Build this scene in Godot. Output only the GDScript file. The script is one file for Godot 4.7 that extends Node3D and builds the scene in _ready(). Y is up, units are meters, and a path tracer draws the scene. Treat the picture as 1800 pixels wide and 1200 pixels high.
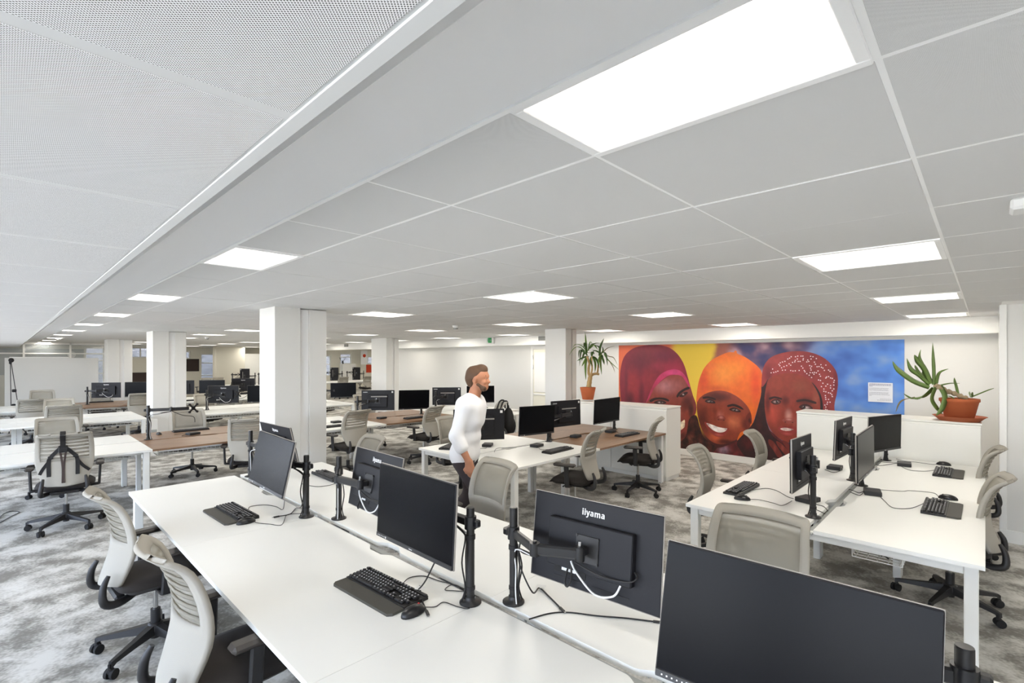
extends Node3D
# Open-plan office. X runs along the benches (u), -Z along the long aisle (v), Y up, metres.

const CAM_H := 1.83
const FOC := 862.0
const HOR := 630.0
const TH := 0.767770
const CEIL := 2.369
const DESK := 0.73
var rng := RandomNumberGenerator.new()
var taken := {}
var M := {}
var meshes := {}

func _ready():
	rng.seed = 7
	setup_camera_and_light()
	make_materials()
	build_shell()
	build_ceiling()
	build_lights()
	build_far_zone()
	build_mural()
	build_desks()
	build_cabinets()
	build_chairs()
	build_monitors()
	build_desk_items()
	build_plants()
	build_person()
	build_small()

func setup_camera_and_light():
	var cam := Camera3D.new()
	cam.name = "camera"
	add_child(cam)
	cam.position = Vector3(0, CAM_H, 0)
	cam.rotation = Vector3(0, -(PI / 2.0 - TH), 0)
	var near := 0.05
	cam.projection = Camera3D.PROJECTION_FRUSTUM
	cam.keep_aspect = Camera3D.KEEP_HEIGHT
	cam.near = near
	cam.far = 200.0
	cam.size = near * 1200.0 / FOC
	cam.frustum_offset = Vector2(0, near * (HOR - 600.0) / FOC)
	cam.current = true
	var we := WorldEnvironment.new()
	we.name = "world_environment"
	var env := Environment.new()
	env.background_mode = Environment.BG_SKY
	var sky := Sky.new()
	var sm := ProceduralSkyMaterial.new()
	sm.sky_top_color = Color(0.65, 0.73, 0.86)
	sm.sky_horizon_color = Color(0.85, 0.89, 0.95)
	sm.ground_bottom_color = Color(0.80, 0.80, 0.80)  # ground half brightened, an unseen glow added to lift the ceiling through the windows
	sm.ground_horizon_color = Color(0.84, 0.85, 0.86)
	sm.sky_energy_multiplier = 1.0
	sm.sun_angle_max = 0.0
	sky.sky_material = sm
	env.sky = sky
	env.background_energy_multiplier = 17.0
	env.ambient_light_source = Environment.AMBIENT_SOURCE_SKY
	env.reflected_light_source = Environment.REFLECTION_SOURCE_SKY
	env.tonemap_mode = Environment.TONE_MAPPER_LINEAR
	env.tonemap_exposure = 1.17
	env.sdfgi_enabled = true
	env.ssao_enabled = true
	env.ssil_enabled = true
	we.environment = env
	add_child(we)

# ---------------------------------------------------------------- pixel helpers
func ray(px: float, py: float) -> Vector3:
	var a := (px - 900.0) / FOC
	var b := (HOR - py) / FOC
	var s := sin(TH)
	var c := cos(TH)
	return Vector3(c + a * s, b, -(s - a * c))

func at_depth(px: float, py: float, d: float) -> Vector3:
	return Vector3(0, CAM_H, 0) + ray(px, py) * d

func at_y(px: float, py: float, y: float) -> Vector3:
	var r := ray(px, py)
	return Vector3(0, CAM_H, 0) + r * ((y - CAM_H) / r.y)

func P(u: float, y: float, v: float) -> Vector3:
	return Vector3(u, y, -v)

# ---------------------------------------------------------------- mesh helpers
func S() -> SurfaceTool:
	var st := SurfaceTool.new()
	st.begin(Mesh.PRIMITIVE_TRIANGLES)
	return st

func tri_n(st: SurfaceTool, a: Vector3, b: Vector3, c: Vector3, n: Vector3):
	if (a - c).cross(a - b).dot(n) < 0.0:
		st.add_vertex(a); st.add_vertex(c); st.add_vertex(b)
	else:
		st.add_vertex(a); st.add_vertex(b); st.add_vertex(c)

func quad_n(st: SurfaceTool, a: Vector3, b: Vector3, c: Vector3, d: Vector3, n: Vector3):
	tri_n(st, a, b, c, n)
	tri_n(st, a, c, d, n)

func box(st: SurfaceTool, at: Vector3, size: Vector3, bevel := 0.0, basis := Basis()):
	# chamfered box centred on at
	st.set_smooth_group(-1)
	var h := size * 0.5
	var b := minf(bevel, minf(h.x, minf(h.y, h.z)) * 0.95)
	var ax := [Vector3(1, 0, 0), Vector3(0, 1, 0), Vector3(0, 0, 1)]
	for k in 3:
		var i: Vector3 = ax[(k + 1) % 3]
		var j: Vector3 = ax[(k + 2) % 3]
		var hi := absf(h.dot(i)) - b
		var hj := absf(h.dot(j)) - b
		var hk := absf(h.dot(ax[k]))
		for s in [-1.0, 1.0]:
			var n: Vector3 = ax[k] * s
			var o: Vector3 = n * hk
			quad_n(st, at + basis * (o - i * hi - j * hj), at + basis * (o + i * hi - j * hj), at + basis * (o + i * hi + j * hj), at + basis * (o - i * hi + j * hj), basis * n)
	if b <= 0.0:
		return
	for k in 3:
		var e: Vector3 = ax[k]
		var i: Vector3 = ax[(k + 1) % 3]
		var j: Vector3 = ax[(k + 2) % 3]
		var he := absf(h.dot(e)) - b
		var hi := absf(h.dot(i))
		var hj := absf(h.dot(j))
		for si in [-1.0, 1.0]:
			for sj in [-1.0, 1.0]:
				var p1: Vector3 = i * si * hi + j * sj * (hj - b)
				var p2: Vector3 = i * si * (hi - b) + j * sj * hj
				quad_n(st, at + basis * (p1 - e * he), at + basis * (p1 + e * he), at + basis * (p2 + e * he), at + basis * (p2 - e * he), basis * (i * si + j * sj))
	for sx in [-1.0, 1.0]:
		for sy in [-1.0, 1.0]:
			for sz in [-1.0, 1.0]:
				var n := Vector3(sx, sy, sz)
				tri_n(st, at + basis * (Vector3(h.x, h.y - b, h.z - b) * n), at + basis * (Vector3(h.x - b, h.y, h.z - b) * n), at + basis * (Vector3(h.x - b, h.y - b, h.z) * n), basis * n)

func bar(st: SurfaceTool, a: Vector3, b: Vector3, w: float, h: float, bevel := 0.0):
	# box from a to b, w wide (horizontal), h high
	var d := b - a
	var z := d.normalized()
	var up := Vector3.UP
	if absf(z.y) > 0.95:
		up = Vector3.RIGHT
	var x := up.cross(z).normalized()
	var y := z.cross(x)
	box(st, (a + b) * 0.5, Vector3(w, h, d.length()), bevel, Basis(x, y, z))

func tube(st: SurfaceTool, pts: Array, radii, sides := 8, caps := true):
	st.set_smooth_group(0)
	var n := pts.size()
	var rings := []
	var ref := Vector3.UP
	var prev_x := Vector3.ZERO
	for i in n:
		var t: Vector3
		if i == 0:
			t = pts[1] - pts[0]
		elif i == n - 1:
			t = pts[n - 1] - pts[n - 2]
		else:
			t = (pts[i + 1] - pts[i - 1])
		t = t.normalized()
		var x: Vector3
		if prev_x == Vector3.ZERO:
			ref = Vector3.UP if absf(t.y) < 0.9 else Vector3.RIGHT
			x = ref.cross(t).normalized()
		else:
			x = (prev_x - t * prev_x.dot(t))
			if x.length() < 1e-5:
				x = ref.cross(t)
			x = x.normalized()
		prev_x = x
		var y := t.cross(x)
		var r: float = radii if (radii is float or radii is int) else radii[i]
		var ring := []
		for k in sides:
			var a := TAU * k / sides
			ring.append(pts[i] + (x * cos(a) + y * sin(a)) * r)
		rings.append(ring)
	for i in n - 1:
		for k in sides:
			var k2 := (k + 1) % sides
			quad_n(st, rings[i][k], rings[i + 1][k], rings[i + 1][k2], rings[i][k2], (rings[i][k] + rings[i][k2] + rings[i + 1][k] + rings[i + 1][k2]) * 0.25 - (pts[i] + pts[i + 1]) * 0.5)
	if caps:
		st.set_smooth_group(-1)
		for e in [0, n - 1]:
			var out: Vector3 = (pts[0] - pts[1]) if e == 0 else (pts[n - 1] - pts[n - 2])
			for k in range(1, sides - 1):
				tri_n(st, rings[e][0], rings[e][k], rings[e][k + 1], out)

func cyl(st: SurfaceTool, a: Vector3, b: Vector3, r: float, sides := 12):
	tube(st, [a, b], r, sides, true)

func curve(pts: Array, sub := 6) -> Array:
	# Catmull-Rom through the points
	var out := []
	var n := pts.size()
	for i in n - 1:
		var p0: Vector3 = pts[maxi(i - 1, 0)]
		var p1: Vector3 = pts[i]
		var p2: Vector3 = pts[i + 1]
		var p3: Vector3 = pts[mini(i + 2, n - 1)]
		for k in sub:
			var t := float(k) / sub
			out.append(0.5 * ((2.0 * p1) + (p2 - p0) * t + (2.0 * p0 - 5.0 * p1 + 4.0 * p2 - p3) * t * t + (3.0 * p1 - p0 - 3.0 * p2 + p3) * t * t * t))
	out.append(pts[n - 1])
	return out

func lathe(st: SurfaceTool, prof: Array, segs := 20, xf := Transform3D(), smooth := true):
	# prof: Vector2(r, y) from bottom to top
	for i in prof.size() - 1:
		st.set_smooth_group(0 if smooth else -1)
		var p: Vector2 = prof[i]
		var q: Vector2 = prof[i + 1]
		var nn := Vector2(q.y - p.y, -(q.x - p.x))
		for k in segs:
			var a := TAU * k / segs
			var b := TAU * (k + 1) / segs
			var m := (a + b) * 0.5
			var n := xf.basis * Vector3(cos(m) * nn.x, nn.y, sin(m) * nn.x)
			var v1 := xf * Vector3(cos(a) * p.x, p.y, sin(a) * p.x)
			var v2 := xf * Vector3(cos(b) * p.x, p.y, sin(b) * p.x)
			var v3 := xf * Vector3(cos(b) * q.x, q.y, sin(b) * q.x)
			var v4 := xf * Vector3(cos(a) * q.x, q.y, sin(a) * q.x)
			if p.x < 1e-6:
				tri_n(st, v1, v3, v4, n)
			elif q.x < 1e-6:
				tri_n(st, v1, v2, v3, n)
			else:
				quad_n(st, v1, v2, v3, v4, n)

func ellipsoid(st: SurfaceTool, at: Vector3, r: Vector3, basis := Basis(), rings := 8, segs := 14, y_from := -1.0):
	var prof := []
	for i in rings + 1:
		var a := lerpf(asin(y_from), PI / 2, float(i) / rings)
		prof.append(Vector2(maxf(cos(a), 0.0), sin(a)))
	prof[rings] = Vector2(0, 1)
	if y_from <= -1.0:
		prof[0] = Vector2(0, -1)
	else:
		prof.push_front(Vector2(0, y_from))
	lathe(st, prof, segs, Transform3D(basis * Basis.from_scale(r), at))

func prism(st: SurfaceTool, poly: PackedVector2Array, y0: float, y1: float, at := Vector3.ZERO):
	# polygon in (x, z)
	st.set_smooth_group(-1)
	var idx := Geometry2D.triangulate_polygon(poly)
	for i in range(0, idx.size(), 3):
		var a := poly[idx[i]]
		var b := poly[idx[i + 1]]
		var c := poly[idx[i + 2]]
		tri_n(st, at + Vector3(a.x, y1, a.y), at + Vector3(b.x, y1, b.y), at + Vector3(c.x, y1, c.y), Vector3.UP)
		tri_n(st, at + Vector3(a.x, y0, a.y), at + Vector3(b.x, y0, b.y), at + Vector3(c.x, y0, c.y), Vector3.DOWN)
	var cw := Geometry2D.is_polygon_clockwise(poly)
	for i in poly.size():
		var a := poly[i]
		var b := poly[(i + 1) % poly.size()]
		var n := Vector3(b.y - a.y, 0, -(b.x - a.x))
		# outward side: right of the travel direction for one winding, left for the other
		if cw:
			n = -n
		quad_n(st, at + Vector3(a.x, y0, a.y), at + Vector3(b.x, y0, b.y), at + Vector3(b.x, y1, b.y), at + Vector3(a.x, y1, a.y), n)

func fin(st: SurfaceTool) -> ArrayMesh:
	st.generate_normals()
	st.index()
	return st.commit()

func numbered(called: String) -> String:
	var n: int = taken.get(called, 0)
	taken[called] = n + 1
	return called if n == 0 else "%s_%03d" % [called, n]

func tag(o: Node, label: String, category: String, group := ""):
	o.set_meta("label", label)
	o.set_meta("category", category)
	if group != "":
		o.set_meta("group", group)

func thing(called: String, label: String, category: String, at := Vector3.ZERO, turn := 0.0, group := "") -> Node3D:
	var o := Node3D.new()
	o.name = numbered(called)
	add_child(o)
	o.position = at
	o.rotation.y = turn
	tag(o, label, category, group)
	return o

func inst(called: String, mesh: Mesh, mat: Material, parent: Node) -> MeshInstance3D:
	var o := MeshInstance3D.new()
	o.mesh = mesh
	o.material_override = mat
	o.name = called
	parent.add_child(o, true)
	return o

func part(called: String, st: SurfaceTool, mat: Material, parent: Node) -> MeshInstance3D:
	return inst(called, fin(st), mat, parent)

func setting(called: String, st: SurfaceTool, mat: Material) -> MeshInstance3D:
	var o := inst(numbered(called), fin(st), mat, self)
	o.set_meta("kind", "structure")
	return o

func setting_node(called: String) -> Node3D:
	var o := Node3D.new()
	o.name = numbered(called)
	add_child(o)
	o.set_meta("kind", "structure")
	return o

func single(called: String, st: SurfaceTool, mat: Material, label: String, category: String, group := "") -> MeshInstance3D:
	var o := inst(numbered(called), fin(st), mat, self)
	tag(o, label, category, group)
	return o

func copy(proto: Node3D, called: String, label: String, at: Vector3, turn: float, group := "") -> Node3D:
	var o: Node3D = proto.duplicate()
	o.name = numbered(called)
	add_child(o)
	o.position = at
	o.rotation = Vector3(0, turn, 0)
	o.visible = true
	tag(o, label, proto.get_meta("category"), group)
	return o

func text(s: String, height: float, mat: Material, parent: Node, xf: Transform3D, bold := true, called := "lettering"):
	var t := TextMesh.new()
	t.text = s
	var f := SystemFont.new()
	f.font_names = PackedStringArray(["Droid Sans"])
	if bold:
		f.font_weight = 700
	t.font = f
	t.font_size = 48
	t.pixel_size = height / 36.0
	t.depth = 0.0006
	t.curve_step = 4.0
	var o := inst(called, t, mat, parent)
	o.transform = xf
	return o

# ---------------------------------------------------------------- materials
func mat(called: String, c: Color, rough := 0.6, metal := 0.0, spec := 0.5) -> StandardMaterial3D:
	var m := StandardMaterial3D.new()
	m.resource_name = called
	m.albedo_color = c
	m.roughness = rough
	m.metallic = metal
	m.metallic_specular = spec
	M[called] = m
	return m

func rgb(r: int, g: int, b: int) -> Color:
	return Color(r / 255.0, g / 255.0, b / 255.0)

func make_materials():
	mat("white_laminate", rgb(238, 238, 234), 0.38)
	mat("desk_edge", rgb(226, 225, 218), 0.5)
	mat("white_steel", rgb(230, 230, 226), 0.4)
	mat("cabinet_white", rgb(234, 233, 226), 0.42)
	mat("wall_white", rgb(219, 218, 214), 0.85)
	mat("wall_warm", rgb(226, 222, 208), 0.85)
	mat("door_cream", rgb(232, 229, 214), 0.6)
	mat("trim_white", rgb(236, 235, 231), 0.5)
	mat("plaster", rgb(240, 240, 240), 0.9)
	mat("grid_white", rgb(249, 249, 248), 0.6)
	mat("profile_grey", rgb(222, 223, 222), 0.6)
	mat("black_plastic", rgb(32, 31, 32), 0.5)
	mat("black_matte", rgb(24, 23, 24), 0.75)
	mat("black_satin", rgb(28, 28, 30), 0.32)
	mat("black_metal", rgb(38, 37, 37), 0.42, 0.2)
	mat("panel_back", rgb(29, 29, 33), 0.5, 0.0, 0.35)
	mat("screen", rgb(10, 11, 15), 0.26, 0.0, 0.22)
	mat("rim_grey", rgb(156, 151, 145), 0.45)
	mat("bezel", rgb(38, 38, 40), 0.4)
	mat("key", rgb(30, 30, 33), 0.5)
	mat("palm_rest", rgb(70, 68, 62), 0.65)
	mat("key_print", rgb(205, 205, 210), 0.7)
	mat("logo", rgb(226, 226, 226), 0.5)
	mat("cable_black", rgb(26, 24, 24), 0.55)
	mat("cable_white", rgb(222, 222, 222), 0.55)
	mat("label_white", rgb(228, 228, 226), 0.7)
	mat("chrome", rgb(190, 190, 190), 0.2, 1.0)
	mat("seat_fabric", rgb(40, 35, 32), 0.9)
	M.seat_fabric.rim_enabled = true
	M.seat_fabric.rim = 0.3
	mat("chair_plastic", rgb(34, 33, 34), 0.48)
	mat("arm_pad", rgb(62, 57, 53), 0.42)
	mat("terracotta", rgb(176, 92, 52), 0.85)
	mat("saucer", rgb(178, 94, 56), 0.8)
	mat("soil", rgb(70, 55, 42), 0.95)
	mat("red_bit", rgb(200, 40, 40), 0.5)
	mat("green_sign", rgb(30, 150, 80), 0.5)
	mat("brick_far", rgb(90, 90, 92), 0.95)
	mat("dark_brown", rgb(62, 50, 46), 0.8)
	mat("bead_grey", rgb(168, 170, 168), 0.85)
	mat("skin", rgb(178, 122, 92), 0.55)
	mat("hair", rgb(86, 62, 44), 0.7)
	mat("shirt", rgb(236, 236, 238), 0.8)
	mat("trousers", rgb(58, 50, 52), 0.85)
	mat("shoe", rgb(45, 34, 28), 0.5)
	mat("eye_white", rgb(230, 226, 220), 0.3)
	mat("dark", rgb(15, 13, 13), 0.5)
	mat("lip", rgb(150, 84, 72), 0.6)
	mat("orange", rgb(222, 130, 30), 0.6)
	mat("red_orange", rgb(206, 62, 24), 0.7)
	mat("grille", rgb(120, 118, 112), 0.6)
	mat("yucca_stem", rgb(176, 146, 100), 0.9)
	mat("deadwood", rgb(170, 150, 120), 0.9)
	for leafy in [["leaf_yucca", rgb(62, 92, 38)], ["leaf_yucca_light", rgb(98, 132, 52)], ["leaf_aloe", rgb(104, 128, 66)], ["leaf_dry", rgb(120, 104, 70)]]:
		var lm := mat(leafy[0], leafy[1], 0.45)
		lm.backlight_enabled = true
		lm.backlight = leafy[1] * 0.4
		lm.cull_mode = BaseMaterial3D.CULL_DISABLED
	var g := mat("glass", Color(0.92, 0.96, 0.97, 0.12), 0.03)
	g.transparency = BaseMaterial3D.TRANSPARENCY_ALPHA
	var kn := mat("chair_knit", rgb(180, 175, 164), 0.95)
	kn.albedo_texture = knit_texture()
	kn.uv1_triplanar = true
	kn.uv1_scale = Vector3(28, 28, 28)
	var sl := mat("chair_slat", rgb(138, 133, 121), 0.85)
	sl.resource_name = "chair_slat"
	var me := mat("chair_mesh", Color(0.68, 0.66, 0.61, 0.48), 0.95)
	me.transparency = BaseMaterial3D.TRANSPARENCY_ALPHA
	me.cull_mode = BaseMaterial3D.CULL_DISABLED
	make_wood()
	make_carpet()
	make_perforated()
	var d := mat("light_diffuser", rgb(250, 250, 248), 0.6)
	d.emission_enabled = true
	d.emission = Color(1.0, 0.975, 0.93)
	d.emission_energy_multiplier = 2.2

func tex_from(im: Image) -> ImageTexture:
	return ImageTexture.create_from_image(im)

func knit_texture() -> ImageTexture:
	var n := 64
	var im := Image.create(n, n, false, Image.FORMAT_RGB8)
	for y in n:
		for x in n:
			var a := 0.5 + 0.5 * sin(TAU * x / 8.0) * sin(TAU * y / 8.0)
			var k := lerpf(0.86, 1.0, a)
			im.set_pixel(x, y, Color(k, k, k))
	return tex_from(im)

func make_wood():
	var w := 1024
	var h := 256
	var im := Image.create(w, h, false, Image.FORMAT_RGB8)
	var n1 := FastNoiseLite.new()
	n1.seed = 3
	n1.frequency = 0.006
	n1.fractal_octaves = 4
	var n2 := FastNoiseLite.new()
	n2.seed = 9
	n2.frequency = 0.05
	for y in h:
		for x in w:
			var g := n1.get_noise_2d(x * 0.35, y * 9.0)
			var f := n2.get_noise_2d(x * 0.25, y * 9.0)
			var t := clampf(0.5 + g * 0.75 + f * 0.22, 0, 1)
			im.set_pixel(x, y, rgb(110, 82, 60).lerp(rgb(160, 126, 96), t))
	var m := mat("walnut", Color.WHITE, 0.36)
	m.albedo_texture = tex_from(im)
	m.uv1_triplanar = true
	m.uv1_scale = Vector3(0.62, 2.4, 2.4)
	mat("walnut_edge", rgb(104, 66, 46), 0.5)

func make_carpet():
	var n := 1024
	var im := Image.create(n, n, false, Image.FORMAT_RGB8)
	var big := FastNoiseLite.new()
	big.seed = 21
	big.frequency = 0.009
	big.fractal_octaves = 5
	big.fractal_gain = 0.6
	var fine := FastNoiseLite.new()
	fine.seed = 5
	fine.frequency = 0.14
	fine.fractal_octaves = 3
	var a := big.get_seamless_image(n, n, false, false, 0.2)
	var f := fine.get_seamless_image(n, n, false, false, 0.1)
	a.convert(Image.FORMAT_RGB8)
	f.convert(Image.FORMAT_RGB8)
	var r := RandomNumberGenerator.new()
	r.seed = 77
	var cells := {}
	for j in 16:
		for i in 4:
			cells[Vector2i(i, j)] = r.randf() * 0.10 - 0.05
	# planks 1 m by 0.25 m, the picture covers 4 m
	for y in n:
		var j := int(y / 64.0)
		for x in n:
			var sh := (x + (128 if j % 2 == 1 else 0)) % n
			var o: float = cells[Vector2i(int(sh / 256.0), j)]
			var t := clampf(0.5 + (a.get_pixel(x, y).r - 0.5) * 1.5 + (f.get_pixel(x, y).r - 0.5) * 0.5 + o, 0, 1)
			t = smoothstep(0.0, 1.0, t)
			var c: Color
			if t < 0.5:
				c = rgb(134, 131, 125).lerp(rgb(182, 179, 172), t * 2.0)
			else:
				c = rgb(182, 179, 172).lerp(rgb(214, 212, 206), (t - 0.5) * 2.0)
			im.set_pixel(x, y, c)
	var m := mat("carpet", Color.WHITE, 0.98, 0.0, 0.2)
	m.albedo_texture = tex_from(im)
	m.uv1_triplanar = true
	m.uv1_world_triplanar = true
	m.uv1_scale = Vector3(0.25, 0.25, 0.25)

func make_perforated():
	# 24 mm of sheet with staggered holes
	var n := 256
	var im := Image.create(n, n, false, Image.FORMAT_RGB8)
	im.fill(Color.WHITE)
	var cell := 32.0
	for y in n:
		for x in n:
			var best := 99.0
			var gx := fposmod(x, cell) - cell * 0.5
			var gy := fposmod(y, cell) - cell * 0.5
			best = Vector2(gx, gy).length()
			var hx := fposmod(x + cell * 0.5, cell) - cell * 0.5
			var hy := fposmod(y + cell * 0.5, cell) - cell * 0.5
			best = minf(best, Vector2(hx, hy).length())
			var k := smoothstep(6.6, 8.2, best)
			var v := lerpf(0.42, 1.0, k)
			im.set_pixel(x, y, Color(v, v, v))
	var t := tex_from(im)
	var m := mat("tile_perforated", rgb(252, 252, 252), 0.8)
	m.albedo_texture = t
	m.uv1_triplanar = true
	m.uv1_scale = Vector3(30, 30, 30)
	mat("tile_fine", rgb(250, 250, 249), 0.8)
	M.tile_fine.albedo_texture = t
	M.tile_fine.uv1_triplanar = true
	M.tile_fine.uv1_scale = Vector3(62, 62, 62)

# ---------------------------------------------------------------- room shell
func slab(called: String, m: Material, u0: float, u1: float, y0: float, y1: float, v0: float, v1: float, parent: Node = null, bevel := 0.0) -> MeshInstance3D:
	var st := S()
	box(st, P((u0 + u1) * 0.5, (y0 + y1) * 0.5, (v0 + v1) * 0.5), Vector3(u1 - u0, y1 - y0, v1 - v0), bevel)
	if parent == null:
		return setting(called, st, m)
	return part(called, st, m, parent)

func window_in(called: String, axis: String, plane: float, a0: float, a1: float, y0: float, y1: float, bars: Array, mullions: Array):
	# a white framed window filling an opening; axis "v": wall runs along u at v = plane
	var w := setting_node(called)
	var fr := S()
	var d := 0.07
	var put = func(b0: float, b1: float, c0: float, c1: float, st: SurfaceTool, dep: float):
		if axis == "v":
			box(st, P((b0 + b1) * 0.5, (c0 + c1) * 0.5, plane), Vector3(b1 - b0, c1 - c0, dep), 0.004)
		else:
			box(st, P(plane, (c0 + c1) * 0.5, (b0 + b1) * 0.5), Vector3(dep, c1 - c0, b1 - b0), 0.004)
	var t := 0.05
	put.call(a0, a0 + t, y0, y1, fr, d)
	put.call(a1 - t, a1, y0, y1, fr, d)
	put.call(a0 + t, a1 - t, y0, y0 + t, fr, d)
	put.call(a0 + t, a1 - t, y1 - t, y1, fr, d)
	part("window_frame", fr, M.trim_white, w)
	for yb in bars:
		var s := S()
		put.call(a0 + t, a1 - t, yb - 0.025, yb + 0.025, s, d * 0.8)
		part("window_bar", s, M.trim_white, w)
	for m in mullions:
		var s := S()
		put.call(m - 0.025, m + 0.025, y0 + t, y1 - t, s, d * 0.85)
		part("window_bar", s, M.trim_white, w)
	var g := S()
	put.call(a0 + t, a1 - t, y0 + t, y1 - t, g, 0.006)
	part("pane", g, M.glass, w)

func wall_with_openings(called: String, axis: String, p0: float, p1: float, a0: float, a1: float, top: float, openings: Array, m: Material):
	var st := S()
	var add = func(b0: float, b1: float, c0: float, c1: float):
		if b1 - b0 < 0.001 or c1 - c0 < 0.001:
			return
		if axis == "v":
			box(st, P((b0 + b1) * 0.5, (c0 + c1) * 0.5, (p0 + p1) * 0.5), Vector3(b1 - b0, c1 - c0, p1 - p0))
		else:
			box(st, P((p0 + p1) * 0.5, (c0 + c1) * 0.5, (b0 + b1) * 0.5), Vector3(p1 - p0, c1 - c0, b1 - b0))
	var at := a0
	for o in openings:
		add.call(at, o[0], 0.0, top)
		add.call(o[0], o[1], 0.0, o[2])
		add.call(o[0], o[1], o[3], top)
		at = o[1]
	add.call(at, a1, 0.0, top)
	setting(called, st, m)

func build_shell():
	slab("floor", M.carpet, -3.4, 16.4, -0.15, 0.0, -3.4, 27.4)
	# mural wall, the wall behind the camera and the pier at its right
	slab("wall_mural", M.wall_white, 9.0, 9.2, 0.0, 2.55, -0.12, 14.5)
	slab("wall_pier", M.wall_white, 6.95, 9.2, 0.0, 2.55, -3.2, -0.12)
	slab("wall_rear", M.wall_white, -3.2, 6.95, 0.0, 2.55, -3.4, -3.2)
	slab("wall_return", M.wall_white, 9.2, 16.2, 0.0, 2.55, 14.3, 14.5)
	slab("wall_side", M.wall_white, 16.2, 16.4, 0.0, 2.55, 14.3, 27.2)
	slab("trim_1", M.trim_white, 8.71, 9.0, 2.155, 2.43, -0.12, 20.0)
	slab("baseboard_mural", M.trim_white, 8.982, 9.0, 0.0, 0.112, -0.12, 14.5, null, 0.004)
	slab("baseboard_pier", M.trim_white, 6.93, 6.95, 0.0, 0.125, -3.2, -0.10, null, 0.004)
	slab("trim_2", M.trim_white, 6.93, 6.95, 0.125, 2.369, -0.155, -0.10, null, 0.004)
	# left wall: a run of windows that lets the daylight in
	var ops := []
	var v := -2.6
	while v < 15.0:
		ops.append([v, v + 2.4, 0.45, 2.12])
		v += 2.7
	wall_with_openings("wall_left", "u", -3.4, -3.2, -3.4, 27.4, 2.55, ops, M.wall_white)
	var i := 1
	for o in ops:
		window_in("window_%d" % i, "u", -3.3, o[0], o[1], o[2], o[3], [], [o[0] + 1.2])
		i += 1
	# far wall with its sash windows
	var far := [[2.35, 3.55, 0.75, 2.3], [3.85, 4.62, 1.86, 2.33], [5.62, 6.12, 1.82, 2.18], [6.54, 7.35, 0.62, 2.06], [12.1, 13.02, 0.85, 2.0], [13.6, 14.28, 1.52, 2.12], [15.08, 15.9, 1.5, 1.95]]
	wall_with_openings("wall_far", "v", 27.0, 27.2, -3.2, 16.4, 2.55, far, M.wall_warm)
	var bars := [[1.2, 1.75], [], [], [1.62, 1.02], [1.5], [1.92], []]
	var mul := [[2.95], [4.22], [], [], [], [], [15.4]]
	for k in far.size():
		var o: Array = far[k]
		window_in("window_%d" % i, "v", 27.1, o[0], o[1], o[2], o[3], bars[k], mul[k])
		i += 1
	# what stands across the street
	var st := S()
	box(st, P(7.0, 4.0, 33.5), Vector3(40, 12, 0.3))
	var bw := single("brick_building", st, brick_material(), "grey brick facade seen outside through the far windows", "building")
	bw.set_meta("kind", "structure")
	slab("ground", M.brick_far, -20.0, 27.0, -0.4, -0.2, 27.4, 33.4)
	# columns with a recessed joint between shaft and boxing
	for c in [[1.93, 2.49, 5.25, 5.68], [6.95, 7.30, 5.38, 5.86], [2.0, 2.56, 11.6, 12.2], [6.93, 7.32, 11.25, 12.0], [2.0, 2.56, 17.6, 18.2]]:
		var w: float = c[1] - c[0]
		var n := setting_node("column")
		slab("shaft", M.wall_white, c[0], c[0] + w * 0.47, 0.0, 2.40, c[2], c[3], n, 0.004)
		slab("joint", M.plaster, c[0] + w * 0.47, c[0] + w * 0.66, 0.0, 2.36, c[2] + 0.05, c[3], n)
		slab("boxing", M.wall_white, c[0] + w * 0.66, c[1], 0.0, 2.36, c[2] + 0.02, c[3], n, 0.004)
		slab("baseboard", M.trim_white, c[0] - 0.012, c[1] + 0.012, 0.0, 0.1, c[2] - 0.012, c[3] + 0.012, n, 0.003)
	# door in the mural wall, hinged leaf with a glazed panel
	var dr := setting_node("door_1")
	var dv0 := 7.05
	var dv1 := 7.95
	slab("door_frame", M.trim_white, 8.965, 9.0, 0.0, 2.13, dv1, dv1 + 0.07, dr, 0.003)
	slab("door_frame", M.trim_white, 8.965, 9.0, 0.0, 2.13, dv0 - 0.07, dv0, dr, 0.003)
	slab("door_frame", M.trim_white, 8.965, 9.0, 2.06, 2.13, dv0, dv1, dr, 0.003)
	slab("door_leaf", M.door_cream, 8.975, 9.0, 0.01, 2.055, dv0 + 0.004, dv1 - 0.004, dr, 0.003)
	slab("panel", M.trim_white, 8.962, 8.976, 1.02, 1.98, dv0 + 0.3, dv1 - 0.05, dr, 0.004)
	slab("rail", M.trim_white, 8.955, 8.976, 0.95, 0.985, dv0 + 0.25, dv1 - 0.02, dr, 0.004)
	for hy in [1.62, 1.86]:
		var h := S()
		cyl(h, P(8.962, hy - 0.05, dv1 - 0.01), P(8.962, hy + 0.05, dv1 - 0.01), 0.012, 8)
		part("hinge", h, M.chrome, dr)

func brick_material() -> StandardMaterial3D:
	var n := 256
	var im := Image.create(n, n, false, Image.FORMAT_RGB8)
	var r := RandomNumberGenerator.new()
	r.seed = 4
	im.fill(rgb(176, 176, 178))
	for row in 32:
		for c in 12:
			var k := r.randf_range(0.72, 1.08)
			var x := c * 22 + (11 if row % 2 else 0)
			im.fill_rect(Rect2i(x, row * 8, 20, 7), Color(0.54 * k, 0.54 * k, 0.56 * k))
	var m := mat("facade", rgb(150, 140, 128), 0.95)
	m.albedo_texture = tex_from(im)
	m.uv1_triplanar = true
	m.uv1_world_triplanar = true
	m.uv1_scale = Vector3(0.38, 0.38, 0.38)
	return m

# ---------------------------------------------------------------- ceiling
const TU := 0.605
const TV := 0.606
const U0 := 1.09
const V0 := 0.745
var light_cells := {}

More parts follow.
